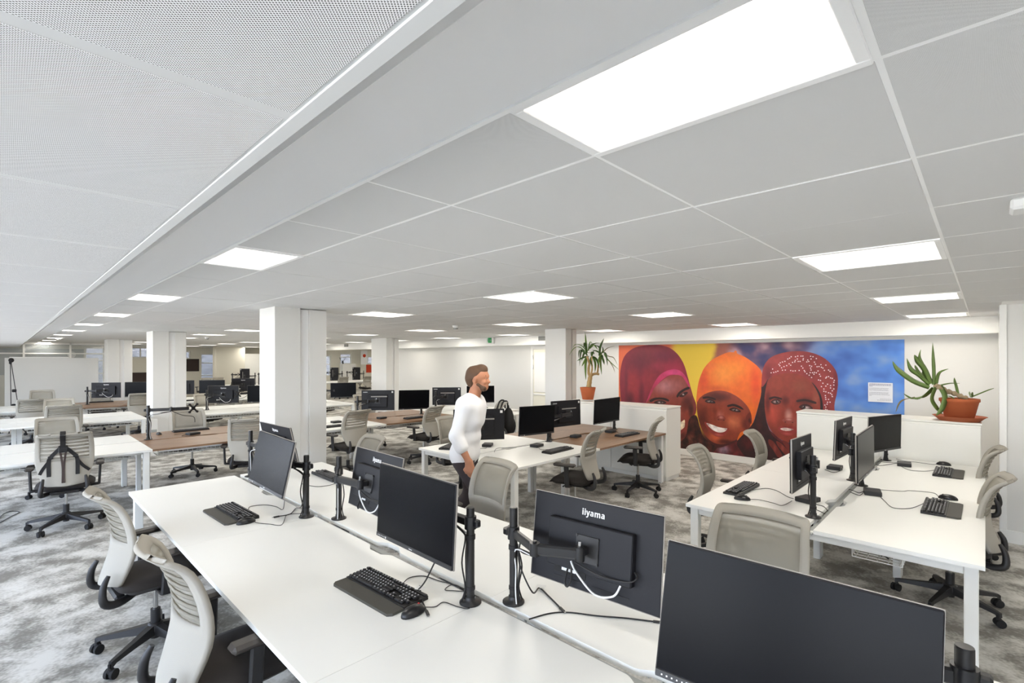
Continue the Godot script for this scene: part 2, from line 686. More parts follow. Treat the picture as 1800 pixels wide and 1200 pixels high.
func is_light(i: int, j: int) -> bool:
	return (i == -1 or posmod(i - 3, 4) == 0) and posmod(j + 1, 4) == 0

func build_ceiling():
	var c := setting_node("ceiling")
	# carrier sheet above the tiles
	slab("carrier_sheet", M.grid_white, 0.50, 16.4, CEIL - 0.0005, CEIL + 0.18, -3.4, 27.4, c)
	var jmax := 15
	var vend := V0 + TV * jmax
	# far field, too flat to tell its tiles apart
	slab("far_field", M.tile_fine, 0.75, 8.71, CEIL - 0.002, CEIL + 0.002, vend + 0.01, 27.2, c)
	slab("far_field", M.tile_fine, 9.0, 16.2, CEIL - 0.002, CEIL + 0.002, 14.5, 27.2, c)
	slab("far_field", M.tile_fine, 8.71, 9.0, CEIL - 0.002, CEIL + 0.002, 20.0, 27.2, c)
	slab("near_field", M.tile_fine, 0.75, 6.95, CEIL - 0.002, CEIL + 0.002, -3.2, V0 - TV * 4 - 0.01, c)
	slab("plaster_strip", M.plaster, 0.50, 0.75, CEIL - 0.004, CEIL + 0.002, -3.2, 27.2, c)
	# sloping return that closes the shadow gap above the lower ceiling's edge
	var rt := S()
	var sl := Vector2(-0.10, 0.174)
	var along := P(0, 0, 27.2) - P(0, 0, -3.2)
	var mid_at := P(0.45, CEIL + 0.083, 12.0)
	box(rt, mid_at, Vector3(0.01, sl.length(), along.length()), 0.0, Basis(Vector3.BACK, atan2(0.10, 0.174)))
	part("gap_return", rt, M.plaster, c)
	slab("gap_cover", M.plaster, -0.1, 0.52, CEIL + 0.165, CEIL + 0.185, -3.4, 27.4, c)
	slab("gap_cover", M.plaster, -3.4, 0.5, CEIL - 0.002, CEIL + 0.185, 20.2, 27.4, c)
	slab("edge_trim", M.grid_white, 0.743, 0.757, CEIL - 0.010, CEIL + 0.004, -3.2, 27.2, c)
	var cache := {}
	for i in range(-1, 13):
		var a0 := U0 + TU * i
		var a1 := a0 + TU
		if i == -1:
			a0 = 0.757
		a1 = minf(a1, 8.708)
		for j in range(-4, jmax):
			var b0 := V0 + TV * j
			var b1 := b0 + TV
			if b1 < -0.12 and a1 > 6.95:
				continue
			if b0 < -0.12 and a1 > 6.95:
				b0 = -0.118
			if is_light(i, j):
				continue
			var key := "%.3f_%.3f_%d" % [a1 - a0, b1 - b0, 1 if Vector2((a0 + a1) * 0.5, (b0 + b1) * 0.5).length() < 3.6 else 0]
			if not cache.has(key):
				var st := S()
				box(st, Vector3.ZERO, Vector3(a1 - a0 - 0.009, 0.014, b1 - b0 - 0.009), 0.002)
				cache[key] = fin(st)
			var o := inst("ceiling_tile", cache[key], M.tile_fine, c)
			o.position = P((a0 + a1) * 0.5, CEIL + 0.005 + rng.randf_range(-0.0012, 0.0012), (b0 + b1) * 0.5)
	# lower ceiling on the window side, with its broad edge profile
	var low := 2.169
	slab("low_carrier_sheet", M.profile_grey, -3.2, 0.279, low - 0.0005, 2.55, -3.2, 20.2, c)
	slab("edge_profile", M.profile_grey, 0.279, 0.302, low - 0.003, low + 0.03, -3.2, 20.2, c, 0.001)
	slab("low_far_field", M.tile_perforated, -3.2, 0.279, low - 0.002, low + 0.006, 9.1, 20.2, c)
	slab("low_far_field", M.tile_perforated, -3.2, -0.93, low - 0.002, low + 0.006, -3.2, 9.1, c)
	var st2 := S()
	box(st2, Vector3.ZERO, Vector3(0.594, 0.016, 0.578), 0.003)
	var tm := fin(st2)
	for i in 2:
		for j in range(-4, 14):
			var o := inst("ceiling_tile", tm, M.tile_perforated, c)
			o.position = P(0.279 - 0.3 - 0.6 * i, low + 0.006, 0.70 + 0.3 + 0.6 * j)

func build_lights():
	var st := S()
	box(st, Vector3.ZERO, Vector3(0.545, 0.004, 0.545), 0.001)
	var diff_sq := fin(st)
	st = S()
	box(st, Vector3.ZERO, Vector3(0.30, 0.004, 0.545), 0.001)
	var diff_nar := fin(st)
	var frame = func(w: float, d: float) -> ArrayMesh:
		var f := S()
		var t := 0.024
		box(f, Vector3(-w / 2 + t / 2, 0, 0), Vector3(t, 0.012, d), 0.002)
		box(f, Vector3(w / 2 - t / 2, 0, 0), Vector3(t, 0.012, d), 0.002)
		box(f, Vector3(0, 0, -d / 2 + t / 2), Vector3(w - 2 * t, 0.012, t), 0.002)
		box(f, Vector3(0, 0, d / 2 - t / 2), Vector3(w - 2 * t, 0.012, t), 0.002)
		return fin(f)
	var fr_sq: ArrayMesh = frame.call(0.593, 0.593)
	var fr_nar: ArrayMesh = frame.call(0.343, 0.593)
	var spots := []
	for k in range(-1, 11):
		var v := V0 - TV * 0.5 + TV * 4 * k
		spots.append([(0.755 + 1.09) * 0.5, v, true])
		for i in [3, 7, 11]:
			var u: float = U0 + TU * (i + 0.5)
			if v < 0.0 and i == 11:
				continue
			spots.append([u, v, false])
		if v > 15.5:
			for i in [15, 19, 23]:
				spots.append([U0 + TU * (i + 0.5), v, false])
	var named := {
		"3_1": "square lit ceiling panel above the white desk with two docks", "7_1": "square lit ceiling panel above the aloe cabinet desk", "11_1": "square lit ceiling panel touching the soffit beside the pier",
		"3_2": "square lit ceiling panel over the aisle where the person walks", "7_2": "square lit ceiling panel between the yucca cabinet and the mural", "11_2": "square lit ceiling panel washing the soffit above the mural",
		"3_3": "square lit ceiling panel just right of the nearest column", "7_3": "square lit ceiling panel in front of the exit sign", "11_3": "square lit ceiling panel washing the soffit by the exit sign",
	}
	var narrow := ["behind the camera side desks", "beside the big desk run, largest of its row", "beside the end of the three-desk run", "level with the nearest column", "level with the strap-hung chair"]
	for s in spots:
		var nar: bool = s[2]
		var kk := int(round((s[1] - (V0 - TV * 0.5)) / (TV * 4))) + 1
		var ii := int(round((s[0] - U0) / TU - 0.5))
		var t := thing("ceiling_light", ("narrow lit ceiling panel " + narrow[kk] if kk < narrow.size() else "narrow far ceiling panel beside the smooth plaster strip") if nar else named.get("%d_%d" % [ii, kk], "square lit panel set flush into the far tiled ceiling"), "ceiling light", P(s[0], CEIL, s[1]), 0.0, "narrow panels along the plaster strip" if nar else "square ceiling light panels")
		var f := inst("frame", fr_nar if nar else fr_sq, M.grid_white, t)
		f.position.y = -0.001
		var d := inst("diffuser", diff_nar if nar else diff_sq, M.light_diffuser, t)
		d.position.y = -0.002
		var l := AreaLight3D.new()
		l.name = "lamp"
		l.area_size = Vector2(0.30 if nar else 0.545, 0.545)
		l.area_normalize_energy = true
		l.light_energy = 0.68 if nar else 1.14
		l.light_color = Color(1.0, 0.975, 0.93)
		l.area_range = 40.0
		l.area_attenuation = 2.0
		l.shadow_enabled = true
		t.add_child(l)
		l.position.y = -0.012
		l.rotation.x = -PI / 2

# ---------------------------------------------------------------- far end of the floor
func build_far_zone():
	# white screen wall and glazed partition at the far left
	var t := thing("screen_wall", "tall plain white free-standing board before the glazed partition", "board", P(0.98, 0, 19.0))
	var st := S()
	box(st, Vector3(0, 0.96, 0), Vector3(1.94, 1.78, 0.05), 0.006)
	part("panel", st, M.wall_white, t)
	st = S()
	box(st, Vector3(-0.28, 1.862, 0), Vector3(1.2, 0.03, 0.06), 0.006)
	part("top_cap", st, M.trim_white, t)
	for x in [-0.8, 0.8]:
		st = S()
		box(st, Vector3(x, 0.04, 0), Vector3(0.06, 0.08, 0.5), 0.008)
		part("foot", st, M.white_steel, t)
	var g := setting_node("wall_glazed")
	for p in [[-3.2, -1.2], [-1.15, 0.42], [0.47, 1.55], [1.60, 2.55]]:
		slab("pane", M.glass, p[0], p[1], 0.05, 2.30, 22.49, 22.50, g)
	for x in [-1.175, 0.445, 1.575, 2.59]:
		slab("mullion", M.trim_white, x - (0.025 if x < 2 else 0.05), x + (0.025 if x < 2 else 0.06), 0.0, 2.36, 22.46, 22.53, g)
	slab("head_rail", M.trim_white, -3.2, 2.65, 2.30, 2.365, 22.46, 22.53, g)
	slab("mid_rail", M.trim_white, -3.2, 2.65, 1.98, 2.02, 22.47, 22.52, g)
	slab("sill_rail", M.trim_white, -3.2, 2.65, 0.0, 0.05, 22.46, 22.53, g)
	slab("wall_band", M.bead_grey, -3.2, 2.3, 1.2, 2.22, 26.9, 27.0)
	# clock
	var ck := thing("wall_clock", "round pale wall clock behind the glazed partition", "clock", at_depth(128, 623, 19.7) * Vector3(1, 1, 0) + Vector3(0, 0, -26.87))
	st = S()
	var xf := Transform3D(Basis(Vector3.RIGHT, PI / 2), Vector3.ZERO)
	lathe(st, [Vector2(0, -0.02), Vector2(0.15, -0.02), Vector2(0.15, 0.012), Vector2(0.135, 0.022), Vector2(0.13, 0.012)], 28, xf)
	part("case", st, M.bead_grey, ck)
	st = S()
	lathe(st, [Vector2(0.132, 0.008), Vector2(0, 0.009)], 28, xf)
	part("dial", st, M.label_white, ck)
	for hnd in [[0.4, 0.07], [2.0, 0.1]]:
		st = S()
		bar(st, Vector3(0, 0, 0.014), Vector3(sin(hnd[0]) * hnd[1], cos(hnd[0]) * hnd[1], 0.014), 0.01, 0.004)
		part("hand", st, M.dark, ck)
	# double-rod stand at the left edge
	var sd := thing("tripod_stand", "black upright stand with two thin rods and a clamp head", "stand", P(0.14, 0, 16.75))
	st = S()
	cyl(st, Vector3(-0.02, 0.35, 0), Vector3(-0.035, 1.76, 0), 0.008, 8)
	part("rod", st, M.black_metal, sd)
	st = S()
	cyl(st, Vector3(0.09, 0.75, 0), Vector3(-0.02, 1.72, 0), 0.008, 8)
	part("rod", st, M.black_metal, sd)
	st = S()
	ellipsoid(st, Vector3(-0.02, 1.79, 0), Vector3(0.05, 0.055, 0.04))
	box(st, Vector3(-0.035, 1.73, 0), Vector3(0.05, 0.06, 0.04), 0.01)
	part("head", st, M.black_matte, sd)
	st = S()
	box(st, Vector3(0.03, 1.06, 0), Vector3(0.08, 0.07, 0.05), 0.012)
	part("clamp", st, M.black_matte, sd)
	st = S()
	box(st, Vector3(0.02, 0.72, 0), Vector3(0.07, 0.05, 0.05), 0.012)
	part("clamp", st, M.black_matte, sd)
	for k in 3:
		st = S()
		var a := TAU * k / 3.0 + 0.4
		cyl(st, Vector3(-0.02, 0.42, 0), Vector3(-0.02 + cos(a) * 0.3, 0.01, sin(a) * 0.3), 0.01, 6)
		part("leg", st, M.black_metal, sd)
	# far pier and white board beyond it
	slab("wall_block", M.wall_warm, 6.65, 7.85, 0.0, 2.37, 25.0, 25.5)
	var wb := thing("whiteboard", "large white board on the far wall beside the cream pier", "whiteboard", P(8.55, 0, 25.6))
	st = S()
	box(st, Vector3(0, 1.25, 0), Vector3(1.15, 1.62, 0.03), 0.004)
	part("surface", st, M.white_laminate, wb)
	st = S()
	box(st, Vector3(-0.6, 1.25, 0.0), Vector3(0.05, 1.66, 0.04), 0.004)
	box(st, Vector3(0.6, 1.25, 0.0), Vector3(0.05, 1.66, 0.04), 0.004)
	part("side_rail", st, M.deadwood, wb)
	for x in [-0.4, 0.4]:
		st = S()
		box(st, Vector3(x, 0.22, 0), Vector3(0.05, 0.44, 0.05), 0.004)
		part("leg", st, M.white_steel, wb)
	# dark pictures on the far wall
	for q in [[5.97, 6.44, 1.25, 1.79, "square dark picture hanging on the cream far wall"], [3.88, 4.9, 0.74, 1.19, "wide dark board on the far wall under the high window"]]:
		var pc := thing("dark_panel", q[4], "picture", P((q[0] + q[1]) * 0.5, (q[2] + q[3]) * 0.5, 26.98))
		st = S()
		box(st, Vector3.ZERO, Vector3(q[1] - q[0], q[3] - q[2], 0.03), 0.004)
		part("board", st, M.dark_brown, pc)
		st = S()
		box(st, Vector3(0, 0, -0.005), Vector3(q[1] - q[0] + 0.04, q[3] - q[2] + 0.04, 0.03), 0.004)
		part("frame", st, M.black_matte, pc)
	# hanging banner with a red roundel, red poster
	var bn := thing("banner", "white hanging banner with a red round emblem", "banner", P(14.82, 1.88, 26.5))
	st = S()
	box(st, Vector3.ZERO, Vector3(0.42, 0.8, 0.01), 0.002)
	part("sheet", st, M.label_white, bn)
	st = S()
	lathe(st, [Vector2(0.1, 0.0), Vector2(0.1, 0.008), Vector2(0.0, 0.008)], 20, Transform3D(Basis(Vector3.RIGHT, PI / 2), Vector3(0.02, 0.12, 0.004)))
	part("emblem", st, M.red_orange, bn)
	st = S()
	bar(st, Vector3(-0.2, 0.41, 0), Vector3(0.2, 0.41, 0), 0.015, 0.015)
	bar(st, Vector3(0, 0.41, 0), Vector3(0, 0.49, 0), 0.01, 0.01)
	part("hanger", st, M.white_steel, bn)
	var rp := S()
	box(rp, P(15.42, 1.22, 26.985), Vector3(0.36, 0.48, 0.02), 0.003)
	single("red_poster", rp, M.red_orange, "plain orange-red poster on the far wall below the window", "poster")
	# low white cupboard with a stag head ornament above it
	var cb := thing("low_cupboard", "tall white cupboard under the far brick-view window", "cupboard", P(13.85, 0, 26.6))
	st = S()
	box(st, Vector3(0, 0.76, 0), Vector3(0.8, 1.52, 0.4), 0.006)
	part("body", st, M.cabinet_white, cb)
	for x in [-0.195, 0.195]:
		st = S()
		box(st, Vector3(x, 0.8, 0.205), Vector3(0.375, 1.38, 0.016), 0.004)
		part("door", st, M.wall_white, cb)
	var sh := thing("stag_ornament", "small dark stag head ornament with antlers on the white cupboard", "ornament", P(13.52, 1.52, 26.6))
	st = S()
	ellipsoid(st, Vector3(0, 0.10, 0.03), Vector3(0.05, 0.1, 0.06))
	ellipsoid(st, Vector3(0, 0.05, 0.07), Vector3(0.035, 0.05, 0.06))
	part("head", st, M.dark, sh)
	for s in [-1.0, 1.0]:
		st = S()
		tube(st, curve([Vector3(0.02 * s, 0.18, 0), Vector3(0.12 * s, 0.24, 0), Vector3(0.19 * s, 0.38, 0)], 4), 0.012, 5)
		tube(st, [Vector3(0.12 * s, 0.24, 0), Vector3(0.08 * s, 0.36, 0)], 0.01, 5)
		part("antler", st, M.dark, sh)

# ---------------------------------------------------------------- mural print
const MW := 1416
const MH := 597
const MUV0 := 5.556
const MUV1 := 0.837
const MUY1 := 2.105
const MUY0 := 0.115

func mural_xy(zx: float, zy: float) -> Vector2:
	# traced outline point -> place on the print (its plane stands at u = 9)
	var r := ray(1080.0 + zx / 3.33333, 580.0 + zy / 3.33333)
	var p := r * (9.0 / r.x)
	return Vector2((MUV0 + p.z) / (MUV0 - MUV1) * MW, (MUY1 - (CAM_H + p.y)) / (MUY1 - MUY0) * MH)

func trace(a: Array) -> PackedVector2Array:
	var out := PackedVector2Array()
	var n := int(a.size() / 2.0)
	var pts := []
	for i in n:
		pts.append(mural_xy(a[i * 2], a[i * 2 + 1]))
	# round the traced outline off
	for i in n:
		var p0: Vector2 = pts[(i + n - 1) % n]
		var p1: Vector2 = pts[i]
		var p2: Vector2 = pts[(i + 1) % n]
		var p3: Vector2 = pts[(i + 2) % n]
		for k in 4:
			var t := k / 4.0
			out.append(0.5 * ((2.0 * p1) + (p2 - p0) * t + (2.0 * p0 - 5.0 * p1 + 4.0 * p2 - p3) * t * t + (3.0 * p1 - p0 - 3.0 * p2 + p3) * t * t * t))
	return out

func blobs(a: Array) -> Array:
	# rows: zx, zy, rx, ry (traced units), r, g, b, strength
	var out := []
	for b in a:
		var c := mural_xy(b[0], b[1])
		var e := mural_xy(b[0] + b[2], b[1]) - c
		var f := mural_xy(b[0], b[1] + b[3]) - c
		out.append([c.x, c.y, absf(e.x), absf(f.y), b[4] / 255.0, b[5] / 255.0, b[6] / 255.0, b[7]])
	return out

func paint(im: Image, outline: Array, base: Color, marks: Array, grain: FastNoiseLite, streak := 0.06):
	var poly := trace(outline)
	var bl := blobs(marks)
	var y0 := MH
	var y1 := 0
	for p in poly:
		y0 = mini(y0, int(floor(p.y)))
		y1 = maxi(y1, int(ceil(p.y)))
	y0 = maxi(y0, 0)
	y1 = mini(y1, MH - 1)
	var n := poly.size()
	for y in range(y0, y1 + 1):
		var fy := y + 0.5
		var xs := []
		for i in n:
			var a := poly[i]
			var b := poly[(i + 1) % n]
			if (a.y <= fy) != (b.y <= fy):
				xs.append(a.x + (fy - a.y) / (b.y - a.y) * (b.x - a.x))
		xs.sort()
		for k in range(0, xs.size() - 1, 2):
			var xa := maxi(int(round(xs[k])), 0)
			var xb := mini(int(round(xs[k + 1])), MW)
			for x in range(xa, xb):
				var r := base.r
				var g := base.g
				var bb := base.b
				for q in bl:
					var dx: float = (x - q[0]) / q[2]
					var dy: float = (y - q[1]) / q[3]
					var d := dx * dx + dy * dy
					if d < 1.0:
						var w: float = (1.0 - d) * (1.0 - d) * q[7]
						r += (q[4] - r) * w
						g += (q[5] - g) * w
						bb += (q[6] - bb) * w
				var f := 1.0 + grain.get_noise_2d(x * 1.3, y * 1.0) * streak
				im.set_pixel(x, y, Color(r * f, g * f, bb * f))

func build_mural():
	var grain := FastNoiseLite.new()
	grain.seed = 12
	grain.frequency = 0.02
	grain.fractal_octaves = 3
	# soft background
	var lw := 118
	var lh := 50
	var bg := Image.create(lw, lh, false, Image.FORMAT_RGB8)
	var bn := FastNoiseLite.new()
	bn.seed = 31
	bn.frequency = 0.07
	bn.fractal_octaves = 3
	for y in lh:
		for x in lw:
			var s := float(x) / lw
			var t := float(y) / lh
			var c: Color
			var red := rgb(206, 98, 66).lerp(rgb(222, 120, 50), t)
			var yel := rgb(222, 190, 58).lerp(rgb(236, 190, 60), t)
			var mau := rgb(104, 76, 100)
			var blu := rgb(88, 120, 192).lerp(rgb(86, 140, 220), clampf(s * 2.2 - 1.2, 0, 1)).lerp(rgb(104, 150, 222), clampf(t * 1.4 - 0.4, 0, 1))
			var nz := bn.get_noise_2d(x, y * 1.2)
			var wob := nz * 0.03
			c = red
			c = c.lerp(yel, smoothstep(0.22, 0.27, s + wob * 0.5))
			c = c.lerp(rgb(150, 88, 74), smoothstep(0.405, 0.43, s + wob * 0.5))
			c = c.lerp(mau.lerp(rgb(164, 128, 138) if nz > 0.0 else rgb(48, 44, 88), clampf(absf(nz) * 2.4, 0, 1)), smoothstep(0.455, 0.51, s + wob))
			c = c.lerp(blu.lerp(rgb(150, 170, 208) if nz > 0.0 else rgb(62, 96, 178), clampf(absf(nz) * 1.1, 0, 1)), smoothstep(0.70, 0.80, s + wob + t * 0.1))
			if t > 0.7:
				c = c.lerp(rgb(70, 26, 26), smoothstep(0.7, 0.9, t) * (1.0 - smoothstep(0.7, 0.8, s)))
			bg.set_pixel(x, y, c)
	bg.resize(MW, MH, Image.INTERPOLATE_CUBIC)
	var im := bg
	# shawl and clothes along the bottom
	paint(im, [27, 620, 200, 600, 400, 560, 480, 560, 520, 640, 600, 690, 740, 640, 860, 560, 1000, 660, 1120, 690, 1230, 660, 1300, 700, 1300, 860, 600, 860, 27, 800], rgb(92, 28, 30), [[440, 640, 70, 90, 58, 30, 24, 0.9], [470, 690, 60, 60, 90, 52, 40, 0.7], [640, 700, 60, 50, 150, 130, 150, 0.8], [820, 690, 120, 70, 112, 34, 34, 0.7], [960, 700, 90, 60, 74, 22, 24, 0.8], [700, 740, 60, 40, 120, 40, 40, 0.6]], grain, 0.35)
	# woman: scarf, inner band, face
	paint(im, [33, 300, 40, 215, 62, 150, 110, 108, 175, 90, 250, 86, 320, 102, 372, 142, 408, 200, 430, 270, 446, 330, 462, 385, 480, 440, 470, 500, 400, 560, 300, 640, 120, 680, 60, 560, 40, 420], rgb(124, 32, 48), [[140, 190, 130, 110, 96, 26, 44, 0.9], [350, 230, 110, 90, 168, 36, 68, 0.8], [110, 330, 60, 160, 150, 44, 46, 0.7], [200, 300, 70, 120, 142, 40, 50, 0.7], [290, 150, 120, 60, 112, 28, 56, 0.8], [90, 420, 40, 90, 76, 20, 34, 0.8], [160, 380, 22, 110, 90, 22, 36, 0.7], [70, 300, 14, 150, 92, 24, 40, 0.6], [250, 210, 60, 40, 150, 40, 66, 0.6]], grain, 0.06)
	paint(im, [186, 430, 200, 390, 222, 335, 262, 268, 320, 234, 372, 232, 412, 262, 444, 325, 430, 330, 395, 275, 330, 262, 272, 300, 236, 345, 212, 410], rgb(186, 48, 92), [[350, 250, 90, 30, 206, 66, 122, 0.9], [230, 350, 40, 70, 150, 40, 62, 0.8]], grain, 0.08)
	paint(im, [186, 440, 205, 400, 236, 340, 275, 300, 330, 266, 392, 268, 428, 318, 446, 350, 462, 395, 474, 440, 470, 480, 448, 520, 436, 580, 420, 620, 396, 650, 340, 660, 270, 620, 210, 540], rgb(138, 60, 50), [[300, 330, 110, 70, 176, 116, 122, 0.85], [375, 320, 70, 60, 152, 84, 80, 0.7], [430, 420, 50, 60, 70, 24, 20, 0.75], [385, 470, 30, 50, 176, 84, 66, 0.8], [405, 450, 26, 46, 96, 34, 28, 0.6], [425, 500, 30, 40, 150, 62, 46, 0.7], [450, 470, 24, 60, 44, 20, 18, 0.7], [240, 470, 70, 60, 84, 30, 24, 0.7], [400, 620, 40, 40, 74, 26, 22, 0.7]], grain, 0.1)
	paint(im, [365, 385, 380, 362, 410, 342, 436, 332, 440, 344, 415, 354, 388, 374, 372, 395], rgb(38, 18, 16), [], grain)
	paint(im, [380, 388, 398, 370, 420, 362, 432, 366, 420, 380, 400, 392], rgb(52, 22, 20), [[405, 376, 12, 8, 220, 200, 196, 0.9], [412, 374, 7, 6, 20, 12, 12, 1.0]], grain)
	paint(im, [208, 410, 240, 396, 290, 396, 320, 408, 316, 418, 285, 408, 245, 408, 215, 422], rgb(40, 18, 16), [], grain)
	paint(im, [232, 424, 255, 412, 285, 412, 305, 424, 285, 434, 255, 434], rgb(48, 20, 18), [[270, 423, 24, 9, 226, 206, 204, 0.9], [274, 422, 10, 9, 16, 10, 10, 1.0]], grain)
	paint(im, [318, 585, 350, 560, 395, 535, 412, 525, 414, 545, 410, 570, 380, 590, 345, 600], rgb(226, 202, 172), [[395, 550, 20, 30, 240, 224, 200, 0.8], [340, 590, 30, 20, 120, 70, 56, 0.6]], grain, 0.3)
	paint(im, [320, 600, 350, 606, 385, 594, 412, 574, 410, 590, 385, 612, 345, 622], rgb(140, 56, 50), [], grain)
	# collar of dark curls beside the first child
	paint(im, [440, 520, 480, 500, 500, 560, 520, 620, 560, 660, 600, 690, 560, 720, 470, 700, 400, 690, 388, 655, 420, 620], rgb(58, 24, 20), [[450, 640, 40, 40, 104, 56, 44, 0.8], [500, 670, 40, 30, 92, 48, 40, 0.8]], grain, 0.7)
	# first child: face, then the orange wrap
	paint(im, [484, 430, 500, 396, 545, 368, 600, 354, 660, 360, 720, 390, 770, 435, 800, 485, 812, 545, 790, 592, 742, 628, 690, 652, 640, 668, 590, 662, 548, 634, 518, 590, 498, 540, 486, 480], rgb(140, 58, 38), [[520, 520, 60, 110, 84, 28, 18, 0.85], [600, 390, 120, 40, 70, 24, 16, 0.85], [700, 540, 75, 65, 206, 112, 74, 0.9], [650, 470, 30, 40, 150, 66, 46, 0.6], [620, 500, 36, 46, 186, 104, 88, 0.85], [590, 480, 20, 60, 104, 36, 24, 0.5], [590, 628, 60, 36, 206, 96, 56, 0.85], [560, 500, 40, 40, 138, 54, 36, 0.7], [770, 560, 40, 70, 92, 30, 20, 0.8], [660, 655, 80, 22, 62, 20, 16, 0.8], [745, 590, 40, 30, 160, 66, 40, 0.6]], grain, 0.1)
	paint(im, [775, 500, 800, 480, 814, 510, 806, 552, 786, 572, 772, 548], rgb(112, 40, 28), [[792, 528, 12, 22, 60, 20, 16, 0.9]], grain)
	paint(im, [520, 392, 550, 388, 592, 400, 590, 410, 552, 400, 522, 402], rgb(44, 18, 14), [], grain)
	paint(im, [532, 414, 556, 404, 584, 414, 592, 428, 566, 428, 542, 424], rgb(40, 16, 14), [[560, 417, 26, 8, 214, 190, 180, 0.8], [563, 418, 10, 9, 18, 10, 10, 1.0], [560, 415, 3, 3, 250, 250, 250, 0.9]], grain)
	paint(im, [664, 440, 700, 432, 742, 448, 758, 466, 738, 460, 700, 446, 668, 450], rgb(44, 18, 14), [], grain)
	paint(im, [674, 464, 696, 453, 724, 460, 742, 478, 716, 480, 690, 474], rgb(44, 18, 16), [[708, 467, 28, 9, 222, 200, 194, 0.85], [706, 467, 11, 10, 18, 10, 10, 1.0], [703, 463, 3, 3, 250, 250, 250, 0.9]], grain)
	paint(im, [598, 512, 612, 500, 640, 502, 654, 520, 640, 532, 616, 530, 602, 524], rgb(134, 56, 44), [[626, 510, 20, 14, 206, 140, 130, 0.8], [610, 524, 6, 4, 40, 14, 12, 0.9], [642, 527, 6, 4, 40, 14, 12, 0.9]], grain)
	paint(im, [528, 538, 560, 548, 600, 566, 640, 574, 672, 574, 664, 598, 640, 618, 606, 624, 574, 608, 548, 580], rgb(146, 54, 48), [[610, 612, 40, 12, 196, 96, 84, 0.8]], grain)
	paint(im, [540, 545, 570, 552, 606, 566, 640, 573, 662, 576, 648, 594, 618, 600, 586, 590, 560, 570], rgb(238, 226, 220), [[600, 580, 50, 16, 255, 250, 248, 0.7], [548, 552, 16, 10, 160, 120, 110, 0.7], [655, 580, 12, 8, 170, 130, 120, 0.6]], grain, 0.22)
	paint(im, [482, 425, 484, 370, 492, 315, 506, 268, 530, 218, 570, 176, 622, 148, 668, 130, 700, 130, 706, 120, 718, 124, 722, 138, 764, 156, 806, 184, 842, 214, 864, 250, 868, 310, 860, 380, 842, 450, 818, 530, 806, 556, 804, 500, 784, 452, 740, 404, 690, 372, 640, 356, 590, 356, 540, 370, 502, 396], rgb(224, 104, 34), [[640, 250, 130, 120, 236, 144, 56, 0.85], [720, 220, 90, 80, 232, 134, 44, 0.7], [520, 300, 50, 120, 214, 74, 34, 0.8], [830, 320, 50, 160, 218, 72, 28, 0.85], [700, 140, 60, 30, 204, 110, 44, 0.7], [590, 340, 120, 26, 200, 82, 34, 0.6], [800, 470, 30, 60, 232, 110, 24, 0.8], [560, 210, 50, 40, 226, 110, 54, 0.6]], grain, 0.05)
	paint(im, [800, 548, 790, 575, 760, 590, 736, 604, 720, 646, 742, 626, 778, 596, 806, 560], rgb(226, 108, 30), [], grain)
	# second child: dark shawl, face, beaded scarf, hand
	paint(im, [866, 300, 900, 280, 900, 340, 884, 400, 884, 480, 900, 560, 930, 620, 980, 660, 1010, 700, 980, 760, 800, 760, 730, 690, 722, 650, 770, 596, 815, 540, 842, 455, 860, 380], rgb(48, 18, 20), [[790, 660, 70, 60, 92, 26, 28, 0.8], [850, 560, 30, 120, 66, 24, 24, 0.7]], grain, 0.25)
	paint(im, [890, 330, 906, 286, 960, 258, 1030, 250, 1095, 262, 1155, 298, 1198, 350, 1210, 420, 1206, 520, 1180, 600, 1120, 650, 1060, 662, 1000, 652, 940, 612, 902, 556, 884, 480, 880, 400], rgb(140, 54, 40), [[960, 330, 80, 60, 146, 62, 44, 0.7], [1090, 330, 90, 60, 140, 72, 50, 0.75], [930, 490, 60, 95, 194, 78, 60, 0.85], [1020, 500, 34, 60, 206, 152, 142, 0.85], [1000, 410, 40, 40, 78, 26, 20, 0.7], [1120, 420, 70, 36, 74, 26, 20, 0.7], [1010, 640, 60, 26, 150, 60, 46, 0.8], [1130, 560, 60, 90, 96, 32, 26, 0.8], [900, 420, 24, 100, 84, 26, 22, 0.8], [1060, 540, 30, 60, 176, 92, 80, 0.6], [1180, 400, 30, 90, 170, 100, 74, 0.5]], grain, 0.1)
	paint(im, [908, 396, 940, 388, 980, 398, 978, 408, 940, 400, 912, 408], rgb(52, 20, 16), [], grain)
	paint(im, [918, 420, 936, 406, 962, 406, 978, 420, 960, 434, 934, 434], rgb(58, 22, 18), [[948, 420, 28, 12, 226, 200, 194, 0.85], [952, 420, 12, 12, 20, 12, 12, 1.0], [956, 415, 3.5, 3.5, 252, 252, 252, 0.9]], grain)
	paint(im, [1070, 410, 1120, 404, 1180, 420, 1176, 432, 1120, 416, 1074, 422], rgb(50, 20, 16), [], grain)
	paint(im, [1082, 450, 1104, 434, 1136, 436, 1164, 458, 1136, 468, 1104, 466], rgb(58, 22, 18), [[1124, 452, 34, 12, 230, 214, 214, 0.9], [1112, 450, 13, 13, 18, 12, 14, 1.0], [1107, 446, 3.5, 3.5, 252, 252, 252, 0.9]], grain)
	paint(im, [984, 528, 1004, 515, 1040, 516, 1060, 530, 1042, 546, 1006, 544], rgb(150, 72, 62), [[1022, 522, 26, 12, 216, 156, 150, 0.7], [1002, 538, 7, 4, 48, 16, 14, 0.9], [1044, 540, 7, 4, 48, 16, 14, 0.9]], grain)
	paint(im, [958, 574, 986, 560, 1014, 566, 1044, 562, 1072, 580, 1058, 606, 1020, 620, 984, 610], rgb(150, 52, 48), [[1012, 606, 40, 12, 186, 84, 76, 0.8], [1012, 564, 40, 10, 108, 34, 32, 0.7]], grain)
